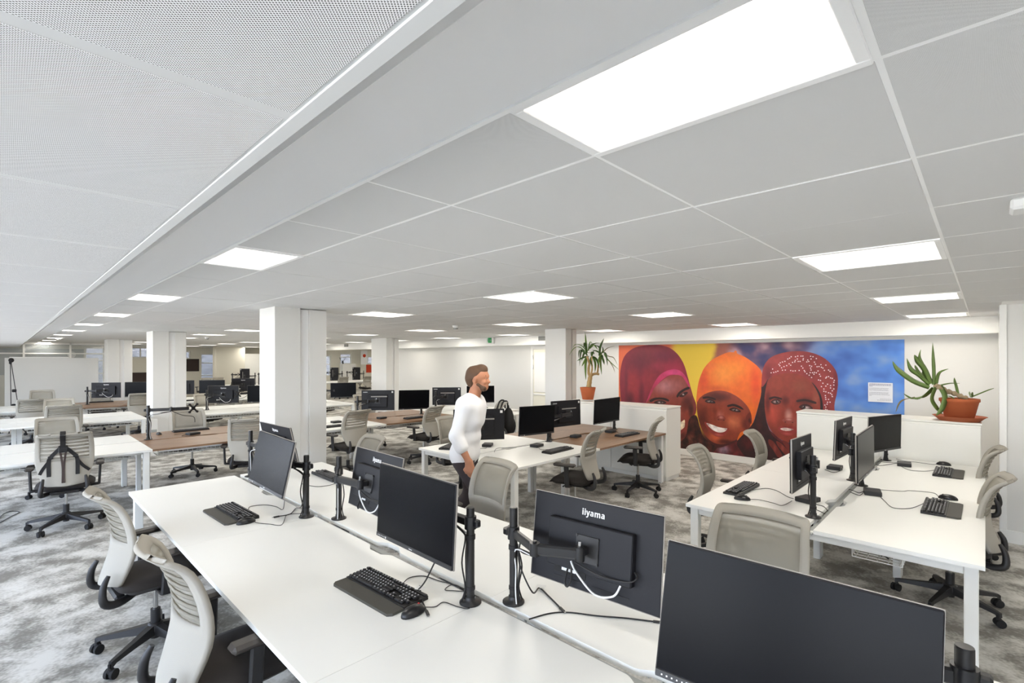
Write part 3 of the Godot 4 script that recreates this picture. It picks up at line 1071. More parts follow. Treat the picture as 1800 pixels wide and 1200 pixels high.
	paint(im, [972, 577, 1000, 571, 1030, 576, 1052, 582, 1024, 590, 992, 588], rgb(214, 190, 184), [[1046, 584, 16, 8, 110, 54, 50, 0.8]], grain, 0.3)
	paint(im, [1150, 292, 1186, 318, 1212, 372, 1222, 430, 1226, 560, 1204, 600, 1208, 470, 1204, 400, 1180, 342], rgb(34, 20, 22), [], grain)
	paint(im, [864, 330, 866, 260, 880, 204, 915, 162, 975, 136, 1050, 124, 1130, 127, 1205, 150, 1262, 190, 1300, 242, 1311, 300, 1304, 370, 1290, 440, 1296, 540, 1290, 640, 1226, 640, 1224, 470, 1214, 392, 1186, 336, 1140, 290, 1090, 264, 1030, 252, 960, 260, 908, 282, 880, 320], rgb(146, 52, 52), [[1000, 180, 110, 60, 158, 62, 58, 0.7], [900, 250, 40, 70, 104, 32, 38, 0.8], [1240, 300, 60, 120, 158, 62, 56, 0.7], [1160, 150, 90, 40, 128, 40, 50, 0.7], [1296, 300, 24, 140, 108, 32, 44, 0.8], [1150, 250, 60, 40, 120, 40, 40, 0.6], [1260, 520, 40, 90, 128, 42, 48, 0.7]], grain, 0.1)
	paint(im, [905, 640, 930, 650, 960, 690, 985, 735, 960, 745, 930, 700, 905, 665], rgb(110, 38, 32), [[940, 690, 14, 40, 150, 66, 54, 0.7]], grain)
	paint(im, [950, 650, 975, 660, 1005, 690, 1030, 720, 1010, 735, 980, 705, 955, 672], rgb(118, 42, 34), [[985, 690, 14, 36, 158, 70, 58, 0.7]], grain)
	paint(im, [985, 648, 1012, 655, 1042, 690, 1060, 715, 1040, 722, 1012, 695], rgb(112, 40, 34), [], grain)
	# white beads of the scarf
	var beads := [95, 690, 110, 650, 122, 687, 145, 680, 165, 672, 185, 615, 178, 600, 190, 585, 205, 637, 215, 575, 230, 625, 240, 570, 258, 615, 270, 545, 290, 535, 305, 520, 285, 595, 300, 610, 320, 580, 345, 575, 352, 520, 375, 515, 350, 560, 370, 545, 380, 570, 400, 570, 410, 515, 430, 515, 435, 540, 432, 555, 215, 662, 245, 660, 300, 665, 325, 670, 350, 668, 390, 665, 415, 620, 430, 640, 445, 665, 450, 680, 470, 700, 495, 715, 520, 740, 470, 575, 490, 570, 480, 555, 515, 545, 510, 515, 535, 520, 570, 540, 550, 578, 560, 600, 500, 615, 520, 620, 510, 640, 515, 660, 530, 690, 505, 688, 545, 705, 550, 685, 570, 690, 590, 670, 605, 705, 615, 725, 595, 765, 615, 770, 580, 625, 600, 625, 625, 630, 620, 605, 640, 640, 655, 665, 670, 610, 700, 660, 715, 675, 680, 735, 700, 730, 720, 745, 740, 750, 760, 770, 755, 790, 670, 745, 640, 800, 625, 835, 650, 860, 670, 830, 690, 810, 720, 825, 722, 850, 755, 860, 755, 820, 740, 880, 650, 885, 670, 890, 700, 900, 720, 905, 735, 920, 740, 940, 665, 930, 668, 950, 670, 970, 700, 970, 690, 1000, 715, 1000, 660, 1030, 685, 1020, 670, 1050, 668, 1075, 685, 1080, 672, 1110, 690, 1130]
	for i in range(0, beads.size(), 2):
		var p := mural_xy((1340.0 + beads[i] / 6.0 - 1080.0) * 3.33333, (540.0 + beads[i + 1] / 6.0 - 580.0) * 3.33333)
		for dy in range(-3, 4):
			for dx in range(-3, 4):
				if dx * dx + dy * dy <= 8:
					var x := int(p.x) + dx
					var y := int(p.y) + dy
					if x >= 0 and y >= 0 and x < MW and y < MH:
						im.set_pixel(x, y, rgb(238, 226, 226))
	im.resize(944, 398, Image.INTERPOLATE_LANCZOS)
	var mt := mat("mural_print", Color.WHITE, 0.55)
	mt.albedo_texture = tex_from(im)
	var t := thing("wall_mural_print", "wide printed mural of three smiling faces in red and orange headscarves", "mural", P(8.992, MUY0, (MUV0 + MUV1) * 0.5))
	picture(t, "print", mt, MUV0 - MUV1, MUY1 - MUY0, 0.006)
	# information sheet fixed to the print
	var sh := Image.create(160, 128, false, Image.FORMAT_RGB8)
	sh.fill(rgb(228, 230, 236))
	var r2 := RandomNumberGenerator.new()
	r2.seed = 3
	for row in [[8, 150, 1], [15, 150, 1], [22, 30, 1], [36, 135, 0], [43, 130, 0], [50, 134, 0], [64, 136, 0], [71, 130, 0], [78, 140, 0], [85, 24, 0], [106, 70, 2], [114, 90, 2]]:
		var x := 8
		var until: int = row[1]
		if row[2] == 2:
			x = 150 - int(row[1])
			until = 150
		while x < until:
			var w := r2.randi_range(3, 9)
			sh.fill_rect(Rect2i(x, row[0], mini(w, until - x), 3 if row[2] == 1 else 2), rgb(60, 66, 110) if row[2] == 1 else rgb(120, 122, 134))
			x += w + 2
	var sm := mat("sheet_print", Color.WHITE, 0.6)
	sm.albedo_texture = tex_from(sh)
	var a := mural_xy(1488, 306)
	var b := mural_xy(1632, 425)
	var va := MUV0 - a.x / MW * (MUV0 - MUV1)
	var vb := MUV0 - b.x / MW * (MUV0 - MUV1)
	var ya := MUY1 - a.y / MH * (MUY1 - MUY0)
	var yb := MUY1 - b.y / MH * (MUY1 - MUY0)
	var it := thing("information_sheet", "white information sheet with small text on the blue of the mural", "sign", P(8.978, yb, (va + vb) * 0.5))
	picture(it, "sheet", sm, va - vb, ya - yb, 0.006)

func picture(t: Node3D, called: String, m: Material, w: float, h: float, d: float):
	# a thin board facing -X whose front carries the print; base centre at the origin
	var st := S()
	st.set_smooth_group(-1)
	var c := [Vector3(0, h, -w / 2), Vector3(0, h, w / 2), Vector3(0, 0, w / 2), Vector3(0, 0, -w / 2)]
	var uv := [Vector2(0, 0), Vector2(1, 0), Vector2(1, 1), Vector2(0, 1)]
	for k in [[0, 1, 2], [0, 2, 3]]:
		var o: Array = k
		var n: Vector3 = (c[o[0]] - c[o[2]]).cross(c[o[0]] - c[o[1]])
		if n.x > 0:
			o = [o[0], o[2], o[1]]
		for q in o:
			st.set_uv(uv[q])
			st.add_vertex(c[q])
	part(called, st, m, t)
	st = S()
	box(st, Vector3(d * 0.5 + 0.0006, h / 2, 0), Vector3(d, h, w))
	part("backing", st, M.trim_white, t)

# ---------------------------------------------------------------- desks
func top_mesh(len: float, dep: float, notch: bool) -> ArrayMesh:
	# worktop with its rear edge at z = 0 and its front edge at z = dep; a cable scallop in the middle of the rear edge
	var key := "top_%.3f_%.3f_%s" % [len, dep, notch]
	if meshes.has(key):
		return meshes[key]
	var p := PackedVector2Array()
	var h := len / 2 - 0.001
	p.append(Vector2(-h, 0))
	if notch:
		for k in 9:
			var t := k / 8.0
			p.append(Vector2(lerpf(-0.13, -0.045, t), 0.038 * (0.5 - 0.5 * cos(PI * t))))
		for k in range(1, 9):
			var t := k / 8.0
			p.append(Vector2(lerpf(0.045, 0.13, t), 0.038 * (0.5 + 0.5 * cos(PI * t))))
	p.append(Vector2(h, 0))
	p.append(Vector2(h, dep))
	p.append(Vector2(-h, dep))
	var st := S()
	prism(st, p, -0.024, 0.0)
	meshes[key] = fin(st)
	return meshes[key]

func bench(called: String, label: String, u0: float, u1: float, v0: float, v1: float, along: String, wood: String, ends: Array, tray := true, group := ""):
	# two worktops back to back on a shared frame; ends: [left end has outer legs, right end has outer legs]
	var len := (u1 - u0) if along == "u" else (v1 - v0)
	var wid := (v1 - v0) if along == "u" else (u1 - u0)
	var gap := 0.05
	var dep := (wid - gap) / 2
	var t := thing(called, label, "desk", P((u0 + u1) / 2, 0, (v0 + v1) / 2), 0.0 if along == "u" else PI / 2, group)
	var m: Material = M.walnut if wood == "walnut" else M.white_laminate
	for s in [1.0, -1.0]:
		var o := inst("worktop", top_mesh(len, dep, true), m, t)
		o.rotation.y = 0.0 if s > 0 else PI
		o.position = Vector3(0, DESK, s * gap / 2)
	var lm: Material = M.white_steel
	# frame
	for e in [0, 1]:
		var sx := -1.0 if e == 0 else 1.0
		if ends[e]:
			for sz in [-1.0, 1.0]:
				var st := S()
				box(st, Vector3(sx * (len / 2 - 0.055), (DESK - 0.024) / 2, sz * (wid / 2 - 0.055)), Vector3(0.06, DESK - 0.026, 0.06), 0.004)
				part("leg", st, lm, t)
				st = S()
				cyl(st, Vector3(sx * (len / 2 - 0.055), 0.001, sz * (wid / 2 - 0.055)), Vector3(sx * (len / 2 - 0.055), 0.008, sz * (wid / 2 - 0.055)), 0.032, 12)
				part("foot", st, M.black_plastic, t)
			var st2 := S()
			box(st2, Vector3(sx * (len / 2 - 0.055), DESK - 0.05, 0), Vector3(0.04, 0.05, wid - 0.17), 0.003)
			part("end_rail", st2, lm, t)
		else:
			for sz in [-1.0, 1.0]:
				var st := S()
				box(st, Vector3(sx * (len / 2 - 0.034), (DESK - 0.024) / 2, sz * 0.29), Vector3(0.055, DESK - 0.026, 0.055), 0.004)
				part("leg", st, lm, t)
	for sz in [-1.0, 1.0]:
		var st := S()
		box(st, Vector3(0, DESK - 0.046, sz * (wid / 2 - 0.16)), Vector3(len - 0.16, 0.04, 0.04), 0.003)
		part("side_rail", st, lm, t)
	var gr := S()
	box(gr, Vector3(0, DESK - 0.032, 0), Vector3(len - 0.02, 0.012, 0.036), 0.002)
	part("cable_channel", gr, M.bead_grey, t)
	if tray:
		var key := "tray_%.2f" % len
		if not meshes.has(key):
			var st := S()
			var l2 := len / 2 - 0.12
			for z in [-0.11, -0.055, 0.0, 0.055, 0.11]:
				box(st, Vector3(0, -0.09, z), Vector3(l2 * 2, 0.005, 0.005))
			for z in [-0.125, 0.125]:
				box(st, Vector3(0, -0.035, z), Vector3(l2 * 2, 0.005, 0.005))
			var n := 26
			for i in n + 1:
				var x := lerpf(-l2, l2, float(i) / n)
				box(st, Vector3(x, -0.09, 0), Vector3(0.005, 0.005, 0.25))
				for z in [-0.125, 0.125]:
					box(st, Vector3(x, -0.06, z), Vector3(0.005, 0.06, 0.005))
			meshes[key] = fin(st)
		for sz in [-1.0, 1.0]:
			var o := inst("cable_tray", meshes[key], lm, t)
			o.position = Vector3(0, DESK - 0.055, sz * 0.34)
			for i in 2:
				var st3 := S()
				var pts := []
				for k in 9:
					pts.append(Vector3(lerpf(-len / 2 + 0.16, len / 2 - 0.16, k / 8.0), DESK - 0.13 + rng.randf_range(-0.004, 0.012), sz * 0.34 + rng.randf_range(-0.09, 0.09)))
				tube(st3, curve(pts, 4), 0.0045, 5)
				part("tray_cable", st3, M.cable_black, t)
	return t

func build_desks():
	bench("bench_desk", "white double desk whose scalloped cable gap holds the largest monitor pair", 0.715, 2.35, -0.09, 1.64, "v", "white", [true, false])
	bench("bench_desk", "middle white double desk of the three-desk run by the two grey chairs", 0.715, 2.35, 1.64, 3.37, "v", "white", [false, false])
	bench("bench_desk", "white double desk at the column end of the three-desk run", 0.715, 2.35, 3.37, 5.09, "v", "white", [false, true])
	bench("bench_desk", "white double desk with two small black docks nearest the pale grey chair", 3.60, 5.22, 0.0, 1.64, "u", "white", [true, false])
	bench("bench_desk", "white double desk against the cabinet with the aloe", 5.22, 6.86, 0.0, 1.64, "u", "white", [false, true])
	bench("bench_desk", "white double desk beside the walking person", 3.55, 5.06, 3.39, 5.03, "u", "white", [true, false], false)
	bench("bench_desk", "walnut double desk against the cabinet with the yucca", 5.06, 6.78, 3.39, 5.03, "u", "walnut", [false, true], false)
	bench("bench_desk", "white double desk with the strap-hung chair drawn up to it", -0.45, 1.25, 7.25, 8.93, "u", "white", [true, true])
	bench("bench_desk", "walnut double desk with an empty monitor arm, left of the nearest column", 1.25, 2.90, 7.25, 8.93, "u", "walnut", [false, false])
	bench("bench_desk", "white double desk just right of the nearest column", 2.90, 4.47, 7.25, 8.93, "u", "white", [false, false])
	bench("bench_desk", "walnut double desk under the three black monitors before the plain wall", 4.47, 6.10, 7.25, 8.93, "u", "walnut", [false, false])
	bench("bench_desk", "white double desk behind the walking person, joined to a walnut one", 6.10, 7.75, 7.25, 8.93, "u", "white", [false, true])
	bench("bench_desk", "white double desk in the second row, running out of view at the window side", -1.55, 0.15, 11.1, 12.85, "u", "white", [true, false])
	bench("bench_desk", "white double desk ending at the second column", 0.15, 1.84, 11.1, 12.85, "u", "white", [false, true])
	bench("bench_desk", "white double desk right of the second column, with a monitor seen from behind", 2.66, 4.30, 11.1, 12.85, "u", "white", [true, false])
	bench("bench_desk", "white double desk between the second column and the small fourth column", 4.30, 6.00, 11.1, 12.85, "u", "white", [false, true])
	bench("bench_desk", "white double desk in front of the tall white board", -0.45, 1.20, 14.5, 16.3, "u", "white", [true, false])
	bench("bench_desk", "far walnut double desk with a monitor seen from behind", 1.20, 2.90, 14.5, 16.3, "u", "walnut", [false, false])
	bench("bench_desk", "far white double desk under a cluster of dark monitors", 2.90, 4.60, 14.5, 16.3, "u", "white", [false, false])
	bench("bench_desk", "far white double desk next to the desk of clustered monitors", 4.60, 6.30, 14.5, 16.3, "u", "white", [false, true])
	bench("bench_desk", "white double desk near the cream pier at the far end", 5.6, 7.3, 21.4, 23.0, "u", "white", [true, false], false)
	bench("bench_desk", "white double desk before the far whiteboard", 7.3, 9.0, 21.4, 23.0, "u", "white", [false, true], false)
	bench("bench_desk", "white double desk with upright monitors in the side bay", 9.9, 11.55, 21.4, 23.0, "u", "white", [true, false], false)
	bench("bench_desk", "white double desk in the side bay below the stag ornament", 11.55, 13.2, 21.4, 23.0, "u", "white", [false, true], false)
	# small table by the plain wall
	var t := thing("side_table", "small white square table standing at the plain wall", "table", P(7.02, 0, 6.90))
	var st := S()
	box(st, Vector3(0, 0.718, 0), Vector3(0.72, 0.024, 0.5), 0.004)
	part("table_top", st, M.white_laminate, t)
	for sx in [-1.0, 1.0]:
		for sz in [-1.0, 1.0]:
			st = S()
			box(st, Vector3(sx * 0.325, 0.353, sz * 0.215), Vector3(0.05, 0.706, 0.05), 0.004)
			part("leg", st, M.white_steel, t)

func cabinet(label: String, u0: float, u1: float, v0: float, v1: float, h: float):
	var t := thing("storage_cabinet", label, "cabinet", P((u0 + u1) / 2, 0, (v0 + v1) / 2))
	var w := v1 - v0
	var d := u1 - u0
	var st := S()
	box(st, Vector3(0, 0.03, 0), Vector3(d - 0.04, 0.06, w - 0.03), 0.003)
	part("plinth", st, M.white_steel, t)
	st = S()
	box(st, Vector3(0, 0.06 + (h - 0.085) / 2, 0), Vector3(d, h - 0.085, w), 0.004)
	part("body", st, M.cabinet_white, t)
	st = S()
	box(st, Vector3(0, h - 0.0115, 0), Vector3(d + 0.012, 0.023, w + 0.012), 0.003)
	part("top", st, M.cabinet_white, t)
	# back panels facing the desks
	var n := 2
	for i in n:
		st = S()
		var pw := w / n
		box(st, Vector3(-d / 2 - 0.005, 0.06 + (h - 0.09) / 2, -w / 2 + pw * (i + 0.5)), Vector3(0.012, h - 0.12, pw - 0.008), 0.003)
		part("back_panel", st, M.cabinet_white, t)
	for i in n:
		st = S()
		var pw := w / n
		box(st, Vector3(d / 2 + 0.006, 0.06 + (h - 0.09) / 2, -w / 2 + pw * (i + 0.5)), Vector3(0.016, h - 0.12, pw - 0.006), 0.003)
		var dr := part("door", st, M.cabinet_white, t)
		st = S()
		bar(st, Vector3(d / 2 + 0.03, h * 0.55, -w / 2 + pw * (i + (0.88 if i == 0 else 0.12))), Vector3(d / 2 + 0.03, h * 0.68, -w / 2 + pw * (i + (0.88 if i == 0 else 0.12))), 0.012, 0.012, 0.003)
		part("handle", st, M.chrome, dr)

func build_cabinets():
	cabinet("white storage cabinet with the aloe pot on top", 6.90, 7.32, 0.03, 1.70, 1.17)
	cabinet("white storage cabinet with the yucca pot on top", 6.82, 7.28, 3.40, 5.30, 1.10)

# ---------------------------------------------------------------- chairs
func back_profile(t: float) -> Vector2:
	# (z, y) of the backrest centre line, t from bottom to top
	var k := [Vector2(-0.275, 0.47), Vector2(-0.245, 0.55), Vector2(-0.215, 0.65), Vector2(-0.212, 0.75), Vector2(-0.235, 0.85), Vector2(-0.275, 0.935), Vector2(-0.345, 1.0)]
	var f := t * (k.size() - 1)
	var i := clampi(int(f), 0, k.size() - 2)
	var s := f - i
	var p0: Vector2 = k[maxi(i - 1, 0)]
	var p1: Vector2 = k[i]
	var p2: Vector2 = k[i + 1]
	var p3: Vector2 = k[mini(i + 2, k.size() - 1)]
	return 0.5 * ((2.0 * p1) + (p2 - p0) * s + (2.0 * p0 - 5.0 * p1 + 4.0 * p2 - p3) * s * s + (3.0 * p1 - p0 - 3.0 * p2 + p3) * s * s * s)

func back_half_width(t: float) -> float:
	var w := lerpf(0.175, 0.236, smoothstep(0.0, 0.45, t))
	w = lerpf(w, 0.222, smoothstep(0.6, 1.0, t))
	var r := 0.075
	if t < 0.10:
		var q := (0.10 - t) / 0.10
		w -= r * (1.0 - sqrt(maxf(0.0, 1.0 - q * q)))
	if t > 0.93:
		var q := (t - 0.93) / 0.07
		w -= 0.045 * (1.0 - sqrt(maxf(0.0, 1.0 - q * q)))
	return w

func back_point(s: float, t: float, off: float) -> Vector3:
	var p := back_profile(t)
	var a := back_profile(minf(t + 0.01, 1.0))
	var b := back_profile(maxf(t - 0.01, 0.0))
	var tan := (a - b).normalized()
	var nrm := Vector2(tan.y, -tan.x) # (z, y) pointing forward
	var wrap := 0.058 * s * s * (1.0 - 0.25 * smoothstep(0.9, 1.0, t))
	var w := back_half_width(t)
	return Vector3(s * w, p.y + nrm.y * off, p.x + nrm.x * off + wrap)

func back_shell(ss: Array, ts: Array, keep: Callable, thick: float, shift := 0.0) -> SurfaceTool:
	var st := S()
	st.set_smooth_group(0)
	var ns := ss.size()
	var nt := ts.size()
	var cell = func(i: int, j: int) -> bool:
		if i < 0 or j < 0 or i >= ns - 1 or j >= nt - 1:
			return false
		return keep.call((ss[i] + ss[i + 1]) * 0.5, (ts[j] + ts[j + 1]) * 0.5)
	for j in nt - 1:
		for i in ns - 1:
			if not cell.call(i, j):
				continue
			var f := [back_point(ss[i], ts[j], thick / 2 + shift), back_point(ss[i + 1], ts[j], thick / 2 + shift), back_point(ss[i + 1], ts[j + 1], thick / 2 + shift), back_point(ss[i], ts[j + 1], thick / 2 + shift)]
			var b := [back_point(ss[i], ts[j], -thick / 2 + shift), back_point(ss[i + 1], ts[j], -thick / 2 + shift), back_point(ss[i + 1], ts[j + 1], -thick / 2 + shift), back_point(ss[i], ts[j + 1], -thick / 2 + shift)]
			var n: Vector3 = f[0] - b[0]
			quad_n(st, f[0], f[1], f[2], f[3], n)
			quad_n(st, b[0], b[1], b[2], b[3], -n)
			if not cell.call(i - 1, j):
				quad_n(st, f[0], f[3], b[3], b[0], f[0] - f[1])
			if not cell.call(i + 1, j):
				quad_n(st, f[1], f[2], b[2], b[1], f[1] - f[0])
			if not cell.call(i, j - 1):
				quad_n(st, f[0], f[1], b[1], b[0], f[0] - f[3])
			if not cell.call(i, j + 1):
				quad_n(st, f[3], f[2], b[2], b[3], f[3] - f[0])
	return st

func make_chair() -> Node3D:
	var t := Node3D.new()
	t.set_meta("category", "office chair")
	# backrest shell: padded rim and lower panel round a slatted window
	var ss := [-1.0, -0.95, -0.89, -0.82, -0.6, -0.4, -0.2, 0.0, 0.2, 0.4, 0.6, 0.82, 0.89, 0.95, 1.0]
	var ts := [0.0, 0.015, 0.04, 0.07, 0.10, 0.17, 0.25, 0.33, 0.40, 0.45, 0.52, 0.60, 0.68, 0.76, 0.84, 0.89, 0.93, 0.955, 0.975, 0.99, 1.0]
	part("backrest", back_shell(ss, ts, func(s, u): return not (absf(s) < 0.82 and u > 0.45 and u < 0.89), 0.02), M.chair_knit, t)
	part("mesh_panel", back_shell([-0.83, -0.5, -0.17, 0.17, 0.5, 0.83], [0.45, 0.53, 0.61, 0.70, 0.78, 0.84, 0.895], func(_s, _u): return true, 0.002, 0.004), M.chair_mesh, t)
	for k in 6:
		var c := 0.495 + k * 0.0665
		part("slat", back_shell([-0.83, -0.5, -0.17, 0.17, 0.5, 0.83], [c - 0.012, c + 0.012], func(_s, _u): return true, 0.008, -0.003), M.chair_slat, t)
	# seat cushion
	var st := S()
	st.set_smooth_group(0)
	var n := 12
	var rows := []
	for j in n + 1:
		var row := []
		for i in n + 1:
			var x := lerpf(-1, 1, float(i) / n)
			var z := lerpf(-1, 1, float(j) / n)
			# map the square to a rounded square
			var k := 1.0 / pow(pow(absf(x), 5.0) + pow(absf(z), 5.0), 0.2) if absf(x) + absf(z) > 0.01 else 1.0
			var m := maxf(absf(x), absf(z))
			var px := x * k * m
			var pz := z * k * m
			var dome := 1.0 - pow(m, 4.0)
			var y := 0.445 + 0.05 * pow(dome, 0.5) - 0.03 * smoothstep(0.5, 1.0, pz) + 0.008 * px * px
			row.append([Vector3(px * 0.245, y, 0.02 + pz * 0.24), Vector3(px * 0.225, 0.445 - 0.04 * pow(dome, 0.35) - 0.02 * smoothstep(0.5, 1.0, pz), 0.01 + pz * 0.22)])
		rows.append(row)
	for j in n:
		for i in n:
			quad_n(st, rows[j][i][0], rows[j][i + 1][0], rows[j + 1][i + 1][0], rows[j + 1][i][0], Vector3.UP)
			quad_n(st, rows[j][i][1], rows[j][i + 1][1], rows[j + 1][i + 1][1], rows[j + 1][i][1], Vector3.DOWN)
	for e in n:
		for q in [[0, e, 0, e + 1], [n, e, n, e + 1], [e, 0, e + 1, 0], [e, n, e + 1, n]]:
			var a: Array = rows[q[0]][q[1]]
			var b: Array = rows[q[2]][q[3]]
			quad_n(st, a[0], b[0], b[1], a[1], Vector3(a[0].x, 0, a[0].z - 0.02))
	part("seat", st, M.seat_fabric, t)
	# mechanism and yoke that carries the back
	st = S()
	box(st, Vector3(0, 0.395, -0.02), Vector3(0.17, 0.05, 0.26), 0.015)
	bar(st, Vector3(0.08, 0.40, 0.05), Vector3(0.25, 0.405, 0.05), 0.02, 0.012, 0.004)
	part("mechanism", st, M.chair_plastic, t)
	st = S()
	for s in [-1.0, 1.0]:
		tube(st, curve([Vector3(0.09 * s, 0.40, -0.12), Vector3(0.17 * s, 0.395, -0.22), Vector3(0.185 * s, 0.42, -0.285), Vector3(0.175 * s, 0.50, -0.288), Vector3(0.165 * s, 0.56, -0.262)], 4), [0.020, 0.020, 0.021, 0.022, 0.023, 0.023, 0.023, 0.023, 0.022, 0.021, 0.020, 0.019, 0.018, 0.017, 0.015, 0.013, 0.011], 8)
	bar(st, Vector3(-0.12, 0.40, -0.2), Vector3(0.12, 0.40, -0.2), 0.05, 0.03, 0.01)
	part("back_yoke", st, M.chair_plastic, t)
	# arms
	for s in [-1.0, 1.0]:
		st = S()
		bar(st, Vector3(0.12 * s, 0.405, -0.01), Vector3(0.275 * s, 0.415, -0.01), 0.06, 0.022, 0.006)
		bar(st, Vector3(0.275 * s, 0.405, -0.01), Vector3(0.285 * s, 0.625, 0.0), 0.055, 0.024, 0.008)
		part("arm_post", st, M.chair_plastic, t)
		st = S()
		box(st, Vector3(0.283 * s, 0.640, 0.02), Vector3(0.075, 0.032, 0.25), 0.013)
		part("arm_pad", st, M.arm_pad, t)
	# gas lift and star base on castors
	st = S()
	cyl(st, Vector3(0, 0.06, 0), Vector3(0, 0.235, 0), 0.027, 16)
	part("lift_sleeve", st, M.chair_plastic, t)
	st = S()
	cyl(st, Vector3(0, 0.23, 0), Vector3(0, 0.385, 0), 0.014, 12)
	part("lift_rod", st, M.chrome, t)
	st = S()
	lathe(st, [Vector2(0.0, 0.085), Vector2(0.045, 0.085), Vector2(0.05, 0.11), Vector2(0.04, 0.15), Vector2(0.03, 0.155)], 16)
	for k in 5:
		var a := TAU * k / 5.0 + 0.3
		var d := Vector3(cos(a), 0, sin(a))
		var x := Vector3(-d.z, 0, d.x)
		st.set_smooth_group(-1)
		var secs := [[0.03, 0.09, 0.145, 0.03], [0.16, 0.088, 0.122, 0.024], [0.30, 0.078, 0.100, 0.017], [0.325, 0.062, 0.094, 0.014]]
		var rings := []
		for q in secs:
			var o: Vector3 = d * q[0]
			rings.append([o + x * q[3] + Vector3(0, q[1], 0), o - x * q[3] + Vector3(0, q[1], 0), o - x * q[3] * 0.7 + Vector3(0, q[2], 0), o + x * q[3] * 0.7 + Vector3(0, q[2], 0)])
		for i in 3:
			for e in 4:
				var e2 := (e + 1) % 4
				var mid: Vector3 = (rings[i][0] + rings[i][1] + rings[i][2] + rings[i][3]) * 0.25
				quad_n(st, rings[i][e], rings[i + 1][e], rings[i + 1][e2], rings[i][e2], (rings[i][e] + rings[i][e2]) * 0.5 - mid)
		quad_n(st, rings[3][0], rings[3][1], rings[3][2], rings[3][3], d)
	part("star_base", st, M.chair_plastic, t)
	var cs := S()
	for s in [-1.0, 1.0]:
		cyl(cs, Vector3(0.008 * s, 0.028, 0), Vector3(0.026 * s, 0.028, 0), 0.028, 14)
	box(cs, Vector3(0, 0.045, 0.004), Vector3(0.03, 0.034, 0.034), 0.008)
	cyl(cs, Vector3(0, 0.05, 0.012), Vector3(0, 0.085, 0.012), 0.008, 8)
	var cm := fin(cs)
	for k in 5:
		var a := TAU * k / 5.0 + 0.3
		var c := inst("castor", cm, M.black_matte, t)
		c.position = Vector3(cos(a) * 0.318, 0, sin(a) * 0.318)
		c.rotation.y = a * 2.3 + 0.7
	return t

